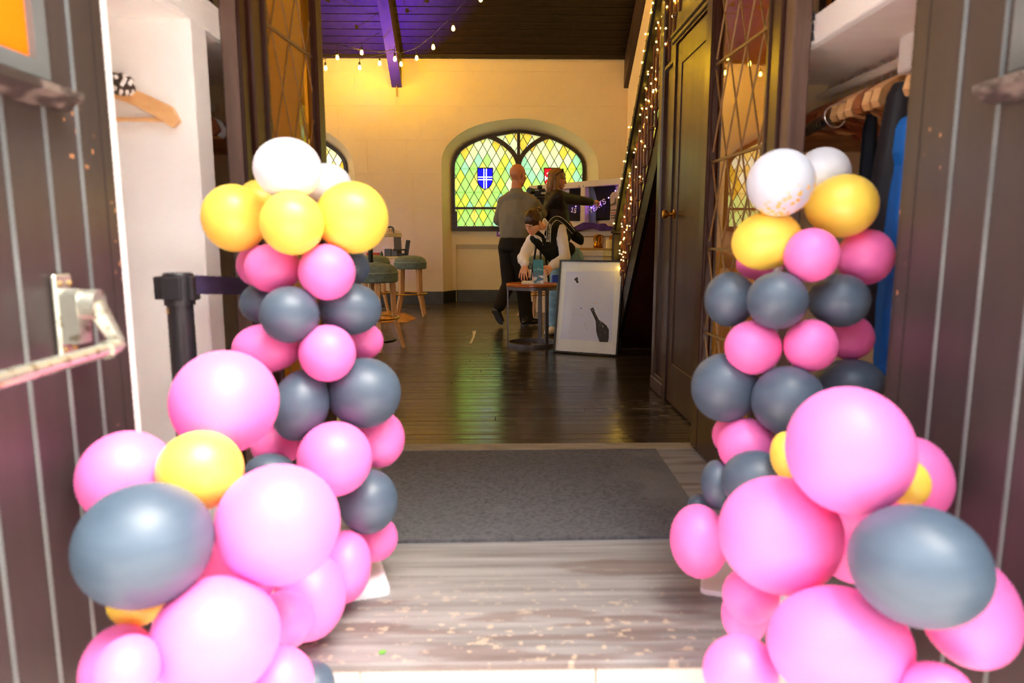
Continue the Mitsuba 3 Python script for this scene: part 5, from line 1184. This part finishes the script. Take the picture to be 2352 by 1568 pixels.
body = union([hm] + chain((Pw(1277, 424), .05), (Pw(1275, 440), .05), (Pw(1274, 462), (.14, .085, .07), yw2), (Pw(1277, 505), (.12, .09, .07), yw2), (hip, (.145, .11, .08), yw2)) + chain((s_r, .045), (e_r, .036), (w_r, .025)) + chain((s_l, .045), (e_l, .036), (w_l, .025)) +
             [hd, hand_man(w_l, (1, .2, -.1), (0, 0, -1), -1)] + sum([chain((a, .085), (b_, .05), (c0, .036)) for a, b_, c0 in legs], []))
obj('body', m2t(body), 'skin_woman', wo, smooth=50)
face_bits(wo, h2, B2, .98, 'skin_woman')
mat('sparkle', lambda p, n, uv: MX(S(24, 13, 13), S(54, 32, 28), SS(.5, .85, N_(p.x * 120, p.y * 120, p.z * 120))), 0.55, 0.35, bump=lambda p, n, uv: N_(p.x * 110, p.y * 110, p.z * 110), bscale=.003)
jk = union([hull((s_r, .072), (s_l, .07), (Pw(1273, 440), (.10, .07, .03), yw2)), hull((s_r, .08), (s_l, .08), (Pw(1275, 482), (.165, .145, .05), yw2)), hull((Pw(1275, 482), (.165, .15, .05), yw2), (Pw(1277, 510), (.165, .155, .03), yw2))] + chain((s_r, .076), (e_r, .054), (w_r - (w_r - e_r) * .1, .042)) + chain((s_l, .078), (e_l, .062), (w_l, .045)))
obj('jacket', folds(soften(jk, .016, 7), .018, (9, 9, 5), 5), 'sparkle', wo, smooth=60)
mat('black_cloth', S(18, 16, 15), 0.8, 0.25)
tr = union([hull((Pw(1278, 508), (.15, .13, .03), yw2), (hip, (.165, .13, .07), yw2))] + [hull((a, .098), (b_, .066)) for a, b_, c0 in legs] + [hull((b_, .066), (c0, .056)) for a, b_, c0 in legs])
obj('trousers', folds(soften(tr, .018, 6), .012, (8, 8, 4), 2), 'black_cloth', wo, smooth=60)
for a, b_, c0 in legs: shoe(wo, [c0[0] - .05, c0[1] - .02, .014], [c0[0] + .18, c0[1] + .07, .014])
hl = lambda x, y, z: h2 + B2 @ np.array([x, y, z])
hr = union([ell((0, -.018, .036), (.086, .106, .092)), hull(((0, -.075, .0), (.075, .04, .06)), ((0, -.085, -.09), (.075, .035, .05)), ((0, -.07, -.14), (.06, .03, .03))), hull(((.07, -.03, -.02), (.02, .04, .06)), ((.062, -.04, -.12), (.02, .03, .04))), hull(((-.07, -.03, -.02), (.02, .04, .06)), ((-.062, -.04, -.12), (.02, .03, .04)))])
hr = hr - hull(((0, .1, -.02), (.075, .07, .075)), ((0, .15, -.1), (.1, .1, .1))) - hull(((.082, .012, -.03), (.03, .02, .045)), ((.09, .04, -.03), (.03, .03, .05)))
t = soften(hr, .01, 4); t = folds(t, .009, (60, 60, 9), 1); t.vertices = t.vertices @ B2.T + h2
obj('hair', t, 'hair_mixed', wo, smooth=50)
gl = union([hull(((.052, .058, .098), (.026, .010, .024)), ((.022, .07, .106), (.02, .010, .02))), hull(((-.052, .058, .098), (.026, .010, .024)), ((-.022, .07, .106), (.02, .010, .02))), hull(((-.02, .073, .104), .006), ((.02, .073, .104), .006)), hull(((.078, .05, .095), .006), ((.088, -.03, .03), .006)), hull(((-.078, .05, .095), .006), ((-.088, -.03, .03), .006))])
t = soften(gl, .008, 2); t.vertices = (t.vertices * [1, 1, 1] - [0, .03, 0]) @ B2.T + h2; obj('sunglasses', t, 'leather_black', wo, smooth=40)

# ---------------------------------------------------------------- the young woman bending over the round table
Pg = lambda x, y, Y: at(x, y, Y)
gi = thing('person', 'young woman in white blouse and black vest bending over the round table', 'person')
fh = np.array([-.50, -.62, -.62]); upg = np.array([-.30, -.62, .80]); BG = basis(fh, upg); hg = Pg(1224, 510, 6.47); SG = .98
hm = head_man(hg, BG, SG, True)
sr, slf = Pg(1222, 551, 6.68), Pg(1286, 530, 6.70); er, wrr = Pg(1203, 588, 6.56), Pg(1205, 610, 6.40); el, wl_ = Pg(1297, 592, 6.62), Pg(1265, 613, 6.50)
nb_ = Pg(1250, 527, 6.70); chest = Pg(1262, 555, 6.76); waist = Pg(1290, 572, 6.90); hips = Pg(1303, 584, 7.02)
hr_, hl_ = Pg(1288, 592, 6.98), Pg(1318, 592, 7.06); kr, kl_ = Pg(1278, 665, 6.92), Pg(1306, 665, 7.02); ar, al = Pg(1273, 741, 6.96), Pg(1304, 741, 7.06)
tipR = np.array([at(1199, 648, 6.33)[0], 6.33, RZ + .012])
h_r = hand_man(wrr, Pg(1200, 636, 6.34) - wrr, (.25, .75, -.25), 1, fingers=[(30, 30, 15), (22, 28, 14), (18, 24, 14), (14, 22, 12)], spread=.22, s=.92)
h_l = hand_man(wl_, Pg(1249, 628, 6.36) - wl_, (-.6, .2, -.6), -1, curl=(40, 45, 25), s=.9)
ygirl = math.radians(18)
body = union([hm] + chain((Pg(1236, 514, 6.56), .045), (nb_, .05), (chest, (.13, .09, .1), ygirl), (waist, (.11, .1, .1), ygirl), (hips, (.11, .09, .08), ygirl)) + chain((sr, .045), (er, .036), (wrr, .024)) + chain((slf, .045), (el, .036), (wl_, .024)) + [h_r, h_l] + chain((hr_, .085), (kr, .052), (ar, .036)) + chain((hl_, .085), (kl_, .052), (al, .036)))
obj('body', m2t(body), 'skin_girl', gi, smooth=50)
face_bits(gi, hg, BG, SG, 'skin_girl')
mat('blouse_white', S(236, 232, 238), 0.6, 0.3, sheen=.3)
bl = union(chain((sr, .056), (er, .050), (wrr + (er - wrr) * .35, .046), (wrr + (er - wrr) * .10, .036)) + chain((slf, .062), (Pg(1293, 562, 6.64), .056), (el, .054), (wl_ + (el - wl_) * .30, .046), (wl_ + (el - wl_) * .10, .038)) + [hull((sr, .05), (nb_, .05), (slf, .05)), hull((nb_, .05), (Pg(1256, 516, 6.68), (.06, .06, .025))), hull((waist, (.12, .11, .05), ygirl), (Pg(1302, 570, 6.97), (.115, .105, .03), ygirl)),
            hull((er + [-.02, 0, -.01], .045), (er + [-.035, -.01, -.05], .024), (wrr + (er - wrr) * .5, .042))])
obj('blouse', folds(soften(bl, .012, 5), .022, (16, 16, 9), 4), 'blouse_white', gi, smooth=60)
cl = union([hull((Pg(1241, 527, 6.60), .014), (Pg(1251, 505, 6.66), .016), (Pg(1262, 520, 6.66), .014), (Pg(1252, 545, 6.60), .012)), hull((Pg(1228, 541, 6.56), .010), (Pg(1240, 546, 6.57), .010), (Pg(1247, 560, 6.60), .007))])
obj('collar', soften(cl, .01, 2), 'blouse_white', gi, smooth=50)
for w_a, e_a in ((wrr, er), (wl_, el)):
    d_a = (e_a - w_a) / np.linalg.norm(e_a - w_a); obj('cuff', tube([w_a + d_a * .012, w_a + d_a * .016, w_a + d_a * .07, w_a + d_a * .075], [.030, .037, .040, .034], 20), 'blouse_white', gi, smooth=40)
mat('vest_black', lambda p, n, uv: MX(S(16, 18, 14), S(30, 32, 24), FB(p.x * 9, p.y * 9, p.z * 9, 3)), 0.8, 0.25)
vs = union([hull((Pg(1233, 548, 6.63), .066), (Pg(1277, 528, 6.72), .082), (Pg(1264, 568, 6.74), (.122, .115, .07), ygirl), (Pg(1258, 522, 6.73), (.06, .06, .03))), hull((Pg(1266, 566, 6.76), (.12, .11, .08), ygirl), (waist + [0, -.02, 0], (.14, .128, .09), ygirl)), hull((Pg(1262, 572, 6.70), (.10, .085, .06), ygirl), (Pg(1277, 595, 6.78), (.085, .09, .04), ygirl))])
obj('vest', folds(soften(vs, .014, 6), .010, (10, 10, 10), 6), 'vest_black', gi, smooth=60)
mat('denim', lambda p, n, uv: MX(S(70, 122, 168), S(166, 204, 226), FB(p.x * 10, p.y * 10, p.z * 26, 3)), 0.75, 0.25)
jn = union([hull((Pg(1300, 576, 6.98), (.15, .125, .06), ygirl), (Pg(1304, 598, 7.03), (.158, .135, .07), ygirl)), hull((hr_, .098), (kr, .072)), hull((kr, .072), (ar, .06)), hull((hl_, .1), (kl_, .072)), hull((kl_, .072), (al, .06))])
obj('jeans', folds(soften(jn, .015, 6), .014, (9, 9, 22), 7), 'denim', gi, smooth=60)
for a in (ar, al): shoe(gi, [a[0] + .03, a[1] + .05, .014], [a[0] - .10, a[1] - .15, .014], 'blouse_white')
hr = union([ell((0, -.018, .034), (.081, .103, .093)), hull(((0, -.09, .0), (.05, .03, .05)), ((0, -.075, -.04), (.05, .03, .03)))])
hr = hr - hull(((0, .115, -.015), (.064, .06, .058)), ((0, .16, -.1), (.1, .1, .1)), ((0, .14, .05), (.05, .05, .02))) - hull(((.084, .0, -.03), (.02, .02, .03)), ((.08, .05, -.06), (.03, .03, .05))) - hull(((-.084, .0, -.03), (.02, .02, .03)), ((-.08, .05, -.06), (.03, .03, .05)))
hr = hr - hull(((0, .02, .131), (.0025, .09, .006)), ((0, .06, .122), (.0025, .05, .006)))
t = soften(hr, .008, 3); t = folds(t, .004, (70, 30, 70), 1); t.vertices = (t.vertices * SG) @ BG.T + hg
kh = obj('hair', t, 'hair_dark', gi, smooth=50)
bun = union([ell((0, -.122, .03), (.036, .03, .034)), hull(((-.028, -.12, .058), (.018, .02, .014)), ((.03, -.128, .05), (.016, .02, .014))), hull(((-.03, -.125, .0), (.014, .02, .02)), ((.0, -.14, .03), (.016, .018, .02)))])
t = soften(bun, .008, 2); t = folds(t, .010, (60, 60, 60), 2); t.vertices = (t.vertices * SG) @ BG.T + hg; obj('bun', t, 'hair_dark', kh, smooth=50)
mat('claw_brown', S(96, 50, 22), 0.25)
obj('hair_claw', tube([hg + BG @ (np.array(p) * SG) for p in ((-.05, -.11, .07), (-.01, -.15, .065), (.035, -.15, .05), (.05, -.12, .02))], .007, 8), 'claw_brown', kh, smooth=60)
obj('earring', sph(.006, hg + BG @ np.array([.079, .004, -.046]) * SG, 1), 'eye_white', gi, smooth=True); obj('earring', sph(.006, hg + BG @ np.array([-.079, .004, -.046]) * SG, 1), 'eye_white', gi, smooth=True)
# bag strap with lettering, and the small bag on her hip
mat('strap_black', S(20, 20, 20), 0.6); mat('strap_white', S(232, 230, 224), 0.6); mat('strap_tan', S(206, 186, 110), 0.5)
bg = thing('shoulder_bag', 'small black bag worn on the bending young woman\'s back with a lettered strap', 'bag')
strap_px = [(1259, 556, 6.585), (1260, 535, 6.585), (1262, 518, 6.60), (1268, 507, 6.63), (1279, 501, 6.66), (1292, 507, 6.69), (1306, 520, 6.74), (1318, 534, 6.80)]
sp_ = spline([at(*p) for p in strap_px], 40)
def ribbon(pts, w, th, wdir):
    V, Fc = [], []
    for p, wd in zip(pts, wdir):
        n_ = np.array([0, -1.0, 0]); V += [p - wd * w / 2, p + wd * w / 2, p + wd * w / 2 + n_ * th, p - wd * w / 2 + n_ * th]
    for i in range(len(pts) - 1):
        a = i * 4
        for q in range(4): r_ = (q + 1) % 4; Fc += [[a + q, a + r_, a + 4 + r_], [a + q, a + 4 + r_, a + 4 + q]]
    return trimesh.Trimesh(np.array(V), np.array(Fc), process=False)
tg = np.gradient(sp_, axis=0); tg /= np.linalg.norm(tg, axis=1, keepdims=True); wd = np.cross(tg, [0, -1.0, 0]); wd /= np.linalg.norm(wd, axis=1, keepdims=True)
obj('strap', ribbon(sp_, .036, .003, wd), 'strap_black', bg, smooth=40)
for sg in (-1, 1): obj('strap_edge', ribbon(sp_ + wd * .0195 * sg, .0045, .004, wd), 'strap_white', bg, smooth=40)
# letters run up the strap
s0 = np.array(at(1259.6, 555, 6.58)); s1 = np.array(at(1262.5, 513, 6.595)); ux_ = (s1 - s0) / np.linalg.norm(s1 - s0); wz_ = np.array([0, -1.0, 0]); uy_ = np.cross(wz_, ux_); Lw = np.linalg.norm(s1 - s0)
tm = meshkit.text_mesh('RIVER ISLAND', .020, .002, True); sc = Lw / tm.bounds[1][0]; tm.vertices[:, 0] *= sc; obj('lettering', to_frame(tm, s0 - uy_ * .010 + wz_ * .0035, ux_, uy_, -wz_ if False else wz_), 'strap_white', bg)
bgm = union([hull((at(1309, 523, 6.80), .03), (at(1331, 548, 6.94), .045), (at(1320, 545, 6.92), .04), (at(1334, 556, 6.96), .03))]); obj('bag_body', soften(bgm, .014, 3), 'vest_black', bg, smooth=50)
obj('ring', tube([at(1335 + 3 * math.cos(t), 562 + 4 * math.sin(t), 6.95) for t in np.linspace(0, 6.28, 14, endpoint=False)], .003, 6, True), 'brass', bg, smooth=60)

# ================================================================ belt barrier
mat('post_black', S(34, 34, 38), 0.38, 0.5); mat('belt_navy', lambda p, n, uv: MX(S(48, 42, 74), S(62, 56, 90), FB(p.x * 40, p.y * 40, p.z * 90, 2)), 0.7)
bx, by = -.842, 1.81
bp_ = thing('belt_barrier', 'black retractable belt barrier post with a dark navy belt at the left', 'barrier')
obj('post', cyl((bx, by, .02), (bx, by, .845), .0325, 28), 'post_black', bp_, smooth=40)
obj('head', lathe([(0, .80), (.038, .80), (.0385, .81), (.0385, .878), (.034, .884), (0, .885)], 28, (bx, by, 0)), 'post_black', bp_, smooth=40)
obj('base', lathe([(0, .002), (.16, .002), (.165, .012), (.05, .03), (0, .032)], 36, (bx, by, 0)), 'post_black', bp_, smooth=40)
obj('clip', cat_(box(bx - .058, bx - .034, by - .018, by + .018, .815, .875, .003), box(bx + .033, bx + .046, by - .024, by + .024, .812, .876, .003), box(bx - .024, bx + .024, by - .046, by - .034, .815, .875, .003)), 'post_black', bp_)
V = np.array([(bx + .045, by, .828), (-.78, 2.12, .812)]); n_ = 12
pts = [V[0] + (V[1] - V[0]) * t for t in np.linspace(0, 1, n_)]
m = trimesh.util.concatenate([bar(p, q, .0018, .054, (0, 0, 1)) for p, q in zip(pts[:-1], pts[1:])])
obj('belt', bar((bx + .045, by, .853), (-.768, 2.10, .829), .002, .050), 'belt_navy', bp_, label='dark navy belt')
obj('screw', cat_([sph(.004, (bx + .0, by - .0335, z) if False else (bx - .02, by - .029, z), 1) for z in (.79, .782, .868)]), 'lead', bp_)

# ================================================================ hangers
mat('hanger_wood', lambda p, n, uv: MX(S(214, 160, 100), S(236, 190, 132), FB(p.x * 30, p.y * 30, p.z * 60, 3)), 0.35, 0.5, clear=.4)
mat('hanger_red', lambda p, n, uv: MX(S(140, 76, 40), S(172, 104, 60), FB(p.x * 30, p.y * 30, p.z * 60, 3)), 0.35, 0.5, clear=.4)
mat('chrome', S(214, 214, 216), 0.2, 0.5, 1.0); mat('white_plastic', S(242, 242, 244), 0.3, 0.5); mat('black_plastic', S(34, 30, 30), 0.35)
mat('rod_white', S(222, 214, 202), 0.4); mat('shelf_wood', lambda p, n, uv: MX(S(128, 92, 56), S(176, 132, 84), FB(p.x * 6, p.y * 6, p.z * 60, 3)), 0.5)
def wood_hanger(name, p, rotz, m, label, group, tilt=0.0, bar_=True):
    """p: where the hook sits on the rod; the hanger lies in the local xz plane"""
    k = thing(name, label, 'hanger', group); M = trimesh.transformations.rotation_matrix(rotz, (0, 0, 1)) @ trimesh.transformations.rotation_matrix(tilt, (0, 1, 0))
    pl = lambda mesh: (mesh.apply_transform(M), mesh.apply_translation(p), mesh)[2]
    ang = np.linspace(math.pi * 1.08, -.35, 16)
    hook = np.r_[[[.019 * math.cos(a), 0, -.006 + .019 * math.sin(a)] for a in ang], [[.006, 0, -.04], [0, 0, -.075]]]
    obj('hook', pl(tube(hook, .0019, 6)), 'chrome', k, smooth=60)
    ts = np.linspace(-1, 1, 25); cx = .20 * ts; cz = -.085 - .085 * np.abs(ts) ** 1.5
    up = cz + .017 + .010 * np.abs(ts) ** 3; dn = cz - .017 - .010 * np.abs(ts) ** 3
    up[[0, -1]] = cz[[0, -1]]; dn[[0, -1]] = cz[[0, -1]]
    poly = Polygon(np.r_[np.c_[cx, up], np.c_[cx, dn][::-1]]).buffer(.004)
    obj('shoulders', pl(xz(poly, -.011, .011)), m, k)
    if bar_: obj('trouser_bar', pl(cyl((-.182, 0, -.168), (.182, 0, -.168), .006, 8)), m, k)
    return k
# left front alcove: one wooden hanger with a patterned scarf round its neck
wood_hanger('coat_hanger', (-1.115, 2.025, 1.475), math.radians(4), 'hanger_wood', 'wooden hanger by the white partition with a patterned scarf round its neck', None)
obj('rail', cyl((-1.115, 1.6, 1.478), (-1.115, 2.06, 1.478), .012, 14), 'rod_white', 'wall_left_alcove', smooth=40)
mat('scarf', lambda p, n, uv: MX(S(240, 236, 228), S(70, 54, 42), SS(.34, .40, mikit.voronoi(p.x * 60 + p.y * 40, p.z * 60)[0])), 0.8)
sc_ = union([ell((-1.075, 2.005, 1.408), (.05, .028, .022)), ell((-1.045, 2.0, 1.388), (.032, .026, .022)), ell((-1.10, 2.0, 1.40), (.04, .026, .03)), ell((-1.035, 1.998, 1.402), (.02, .02, .018))])
k = obj('scarf', folds(soften(sc_, .008, 2), .014, (40, 40, 40), 3), 'scarf', smooth=50); tag(k, 'black and white patterned scarf knotted on the hanger at the left', 'scarf')
# left rear alcove
rk = struct('rail_left', None); obj('rod', cyl((-1.17, 2.17, 1.50), (-1.17, 2.92, 1.50), .014, 14), 'rod_white', rk, smooth=40)
obj('back_board', box(-1.62, -.93, 2.895, 2.925, 1.315, 1.385, .004), 'shelf_wood', rk); obj('back_ledge', box(-1.62, -.93, 2.86, 2.9, 1.375, 1.39, .003), 'hanger_wood', rk)
rr = random.Random(2)
for q, (y, m) in enumerate(((2.45, 'hanger_red'), (2.52, 'white_plastic'), (2.60, 'hanger_red'), (2.68, 'hanger_wood'))):
    wood_hanger('coat_hanger', (-1.17, y, 1.516), rr.uniform(-.12, .12), m, ('front reddish wooden hanger in the rear left alcove', 'white plastic hanger in the rear left alcove beside the post', 'second reddish wooden hanger in the rear left alcove', 'rearmost pale wooden hanger in the rear left alcove')[q], 'hangers in the left alcove')
# right alcove: long rod full of hangers
rk = struct('rail_right', None)
obj('rod', cyl((1.30, 1.62, 1.536), (1.30, 2.865, 1.538), .016, 16), 'rod_white', rk, smooth=40)
obj('end_block', cat_(box(1.235, 1.365, 2.10, 2.20, 1.475, 1.588, .006)), 'white_paint', rk)
obj('catch', cat_(box(1.262, 1.282, 2.088, 2.1, 1.52, 1.524), box(1.262, 1.266, 2.088, 2.1, 1.495, 1.524), box(1.262, 1.278, 2.088, 2.1, 1.495, 1.499)), 'black_plastic', rk)
obj('back_board', box(1.08, 1.64, 2.835, 2.865, 1.325, 1.40, .004), 'shelf_wood', rk); obj('back_ledge', box(1.08, 1.64, 2.80, 2.84, 1.388, 1.402, .003), 'hanger_wood', rk)
ys_ = [2.25 + .052 * q for q in range(8)] + [2.68, 2.725, 2.77]
for q, y in enumerate(ys_):
    m = ('hanger_wood', 'hanger_wood', 'hanger_red', 'hanger_wood')[q % 4] if q < 7 else 'hanger_red'
    wood_hanger('coat_hanger', (1.30, y, 1.556), .62 + rr.uniform(-.012, .012), m, 'wooden hanger on the right rail, ' + ('nearest the white end block', 'second from the white end block', 'third from the white end block', 'fourth from the white end block', 'in the middle of the row', 'third from the far end of the close row', 'second from the far end of the close row', 'last of the close row', 'first of the three spaced apart', 'second of the three spaced apart', 'farthest, by the back board')[q], 'hangers on the right rail', bar_=q % 2 == 0)
# black clip bar hung below with silver hooks
cb = thing('clip_rail', 'black bar with silver clips slanting below the hangers in the right alcove', 'hanger bar')
p0, p1 = np.array(at(1846, 308, 2.56)), np.array(at(2022, 212, 2.24))
obj('bar', cyl(p0, p1, .014, 14), 'black_plastic', cb, smooth=40)
for q in range(11):
    t = .03 + .038 * q if q < 9 else (.47 if q == 9 else .60); c0 = p0 + (p1 - p0) * t; ang = np.linspace(-1.8, 1.8, 12); r_ = .025 if q != 9 else .03
    obj('clip', tube(np.array([c0 + [r_ * math.cos(a + 2.2), .004 * math.sin(a), r_ * math.sin(a + 2.2)] for a in ang]), .0026, 6), 'chrome', cb, smooth=60)
obj('clip_arm', tube(spline([c0 + np.array([0, -.03, .03]), c0 + np.array([-.05, -.03, .015]), c0 + np.array([-.09, -.03, -.015]), c0 + np.array([-.08, -.03, -.045]), c0 + np.array([-.02, -.03, -.04])], 24), .003, 6), 'chrome', cb, smooth=60)
# coats
def coat(name, px, Y, th, m, label, seed, amp=.05, cat='coat'):
    poly = Polygon([tuple(at(x, y, Y)[[0, 2]]) for x, y in px]); g = extrude(poly, th)
    for _ in range(4):
        e = g.edges_unique_length.max()
        if e < .05: break
        g = g.subdivide()
    g.merge_vertices(); v = g.vertices; c0 = v.mean(0)
    # rounded body: thicker away from the outline, with long vertical folds
    from shapely import distance, points
    dist = distance(poly.exterior, points(v[:, 0], v[:, 1])); bul = np.sqrt(np.clip(dist / .07, 0, 1))
    sgn = np.where(v[:, 2] > th / 2, 1, -1); v[:, 2] = th / 2 + sgn * (th / 2) * (.25 + .75 * bul)
    v[:, 2] += amp * bul * (meshkit.fbm(np.c_[v[:, 0] * 16 + seed, v[:, 1] * 2.0, np.zeros(len(v))], 3) - .5)
    g.vertices = v; k = obj(name, to_frame(g, (0, Y - th / 2, 0), (1, 0, 0), (0, 0, 1), (0, 1, 0)), m, smooth=60); tag(k, label, cat); return k
mat('coat_black', lambda p, n, uv: MX(S(24, 24, 28), S(40, 40, 48), FB(p.x * 9, p.y * 9, p.z * 5, 3)), 0.6, 0.4); mat('coat_navy', lambda p, n, uv: MX(S(10, 22, 34), S(18, 34, 50), FB(p.x * 9, p.y * 9, p.z * 5, 3)), 0.7, 0.3); mat('coat_blue', lambda p, n, uv: MX(S(0, 84, 168), S(10, 112, 206), FB(p.x * 7, p.y * 7, p.z * 4, 3)), 0.5, 0.4)
coat('navy_coat', [(1993, 262), (2012, 270), (2010, 420), (2004, 620), (1990, 700), (1960, 700), (1965, 560), (1975, 420), (1984, 300)], 2.40, .07, 'coat_navy', 'dark navy coat hanging behind the black coat in the right alcove', 1)
coat('black_coat', [(2060, 190), (2090, 186), (2110, 220), (2112, 420), (2095, 640), (2085, 760), (1975, 770), (1985, 640), (2000, 470), (2012, 380), (2030, 290), (2046, 215)], 2.08, .12, 'coat_black', 'black coat hanging at the front of the right alcove', 5)
coat('blue_jacket', [(2078, 270), (2094, 262), (2100, 200), (2118, 190), (2130, 330), (2130, 860), (2012, 862), (2020, 700), (2036, 560), (2052, 440), (2064, 380), (2058, 350), (2066, 290)], 1.96, .12, 'coat_blue', 'bright blue jacket hanging nearest the right outer door', 9)
for y, lab in ((1.96, 'wooden hanger inside the bright blue jacket'), (2.08, 'wooden hanger inside the black coat')):
    wood_hanger('coat_hanger', (1.30, y, 1.556), .62, 'hanger_wood', lab, None, bar_=False)
# a green leaf on the step
mat('leaf_green', S(96, 160, 60), 0.5)
q0 = fl(878, 1498); lp = [(0, 0), (.008, .006), (.013, .002), (.010, -.006), (.002, -.007)]
k = obj('leaf', xy(affinity.translate(Polygon(lp).buffer(.002), q0[0] - .006, q0[1]), .001, .0025), 'leaf_green'); tag(k, 'small green leaf lying near the front edge of the porch boards', 'leaf')
mat('pale_mark', S(196, 184, 160), 0.6)  # pale elongated mark on the hall floor
a, b_ = fl(1081, 789), fl(1090, 760)
sc = Polygon([(a[0] - .012, a[1]), (a[0] + .012, a[1]), (a[0] + .022, (a[1] + b_[1]) / 2), (b_[0] + .018, b_[1]), (b_[0] - .004, b_[1] - .03), (b_[0] - .02, b_[1] - .01), (a[0] + .002, (a[1] + b_[1]) / 2)])
k = obj('paper_scrap', xy(sc, .001, .004), 'pale_mark'); tag(k, 'narrow pale mark on the dark floor left of the round table', 'scrap')
# unseen building behind the camera, placed to block the low sky
struct('wall_street', None)
mat('street_brick', lambda p, n, uv: MX(S(150, 130, 116), S(176, 160, 146), FB(p.x * 2, p.y * 2, p.z * 9, 3)), 0.8)
obj('front', box(-22, 22, -13.4, -13.0, -.2, 9.0), 'street_brick', 'wall_street')
mat('dark_pane', S(40, 48, 56), 0.1, 0.6)
for i in range(9):
    for j in range(2): obj('window', box(-19 + i * 4.4, -17.4 + i * 4.4, -13.02, -12.96, 1.2 + j * 3.6, 3.2 + j * 3.6, .01), 'dark_pane', 'wall_street')
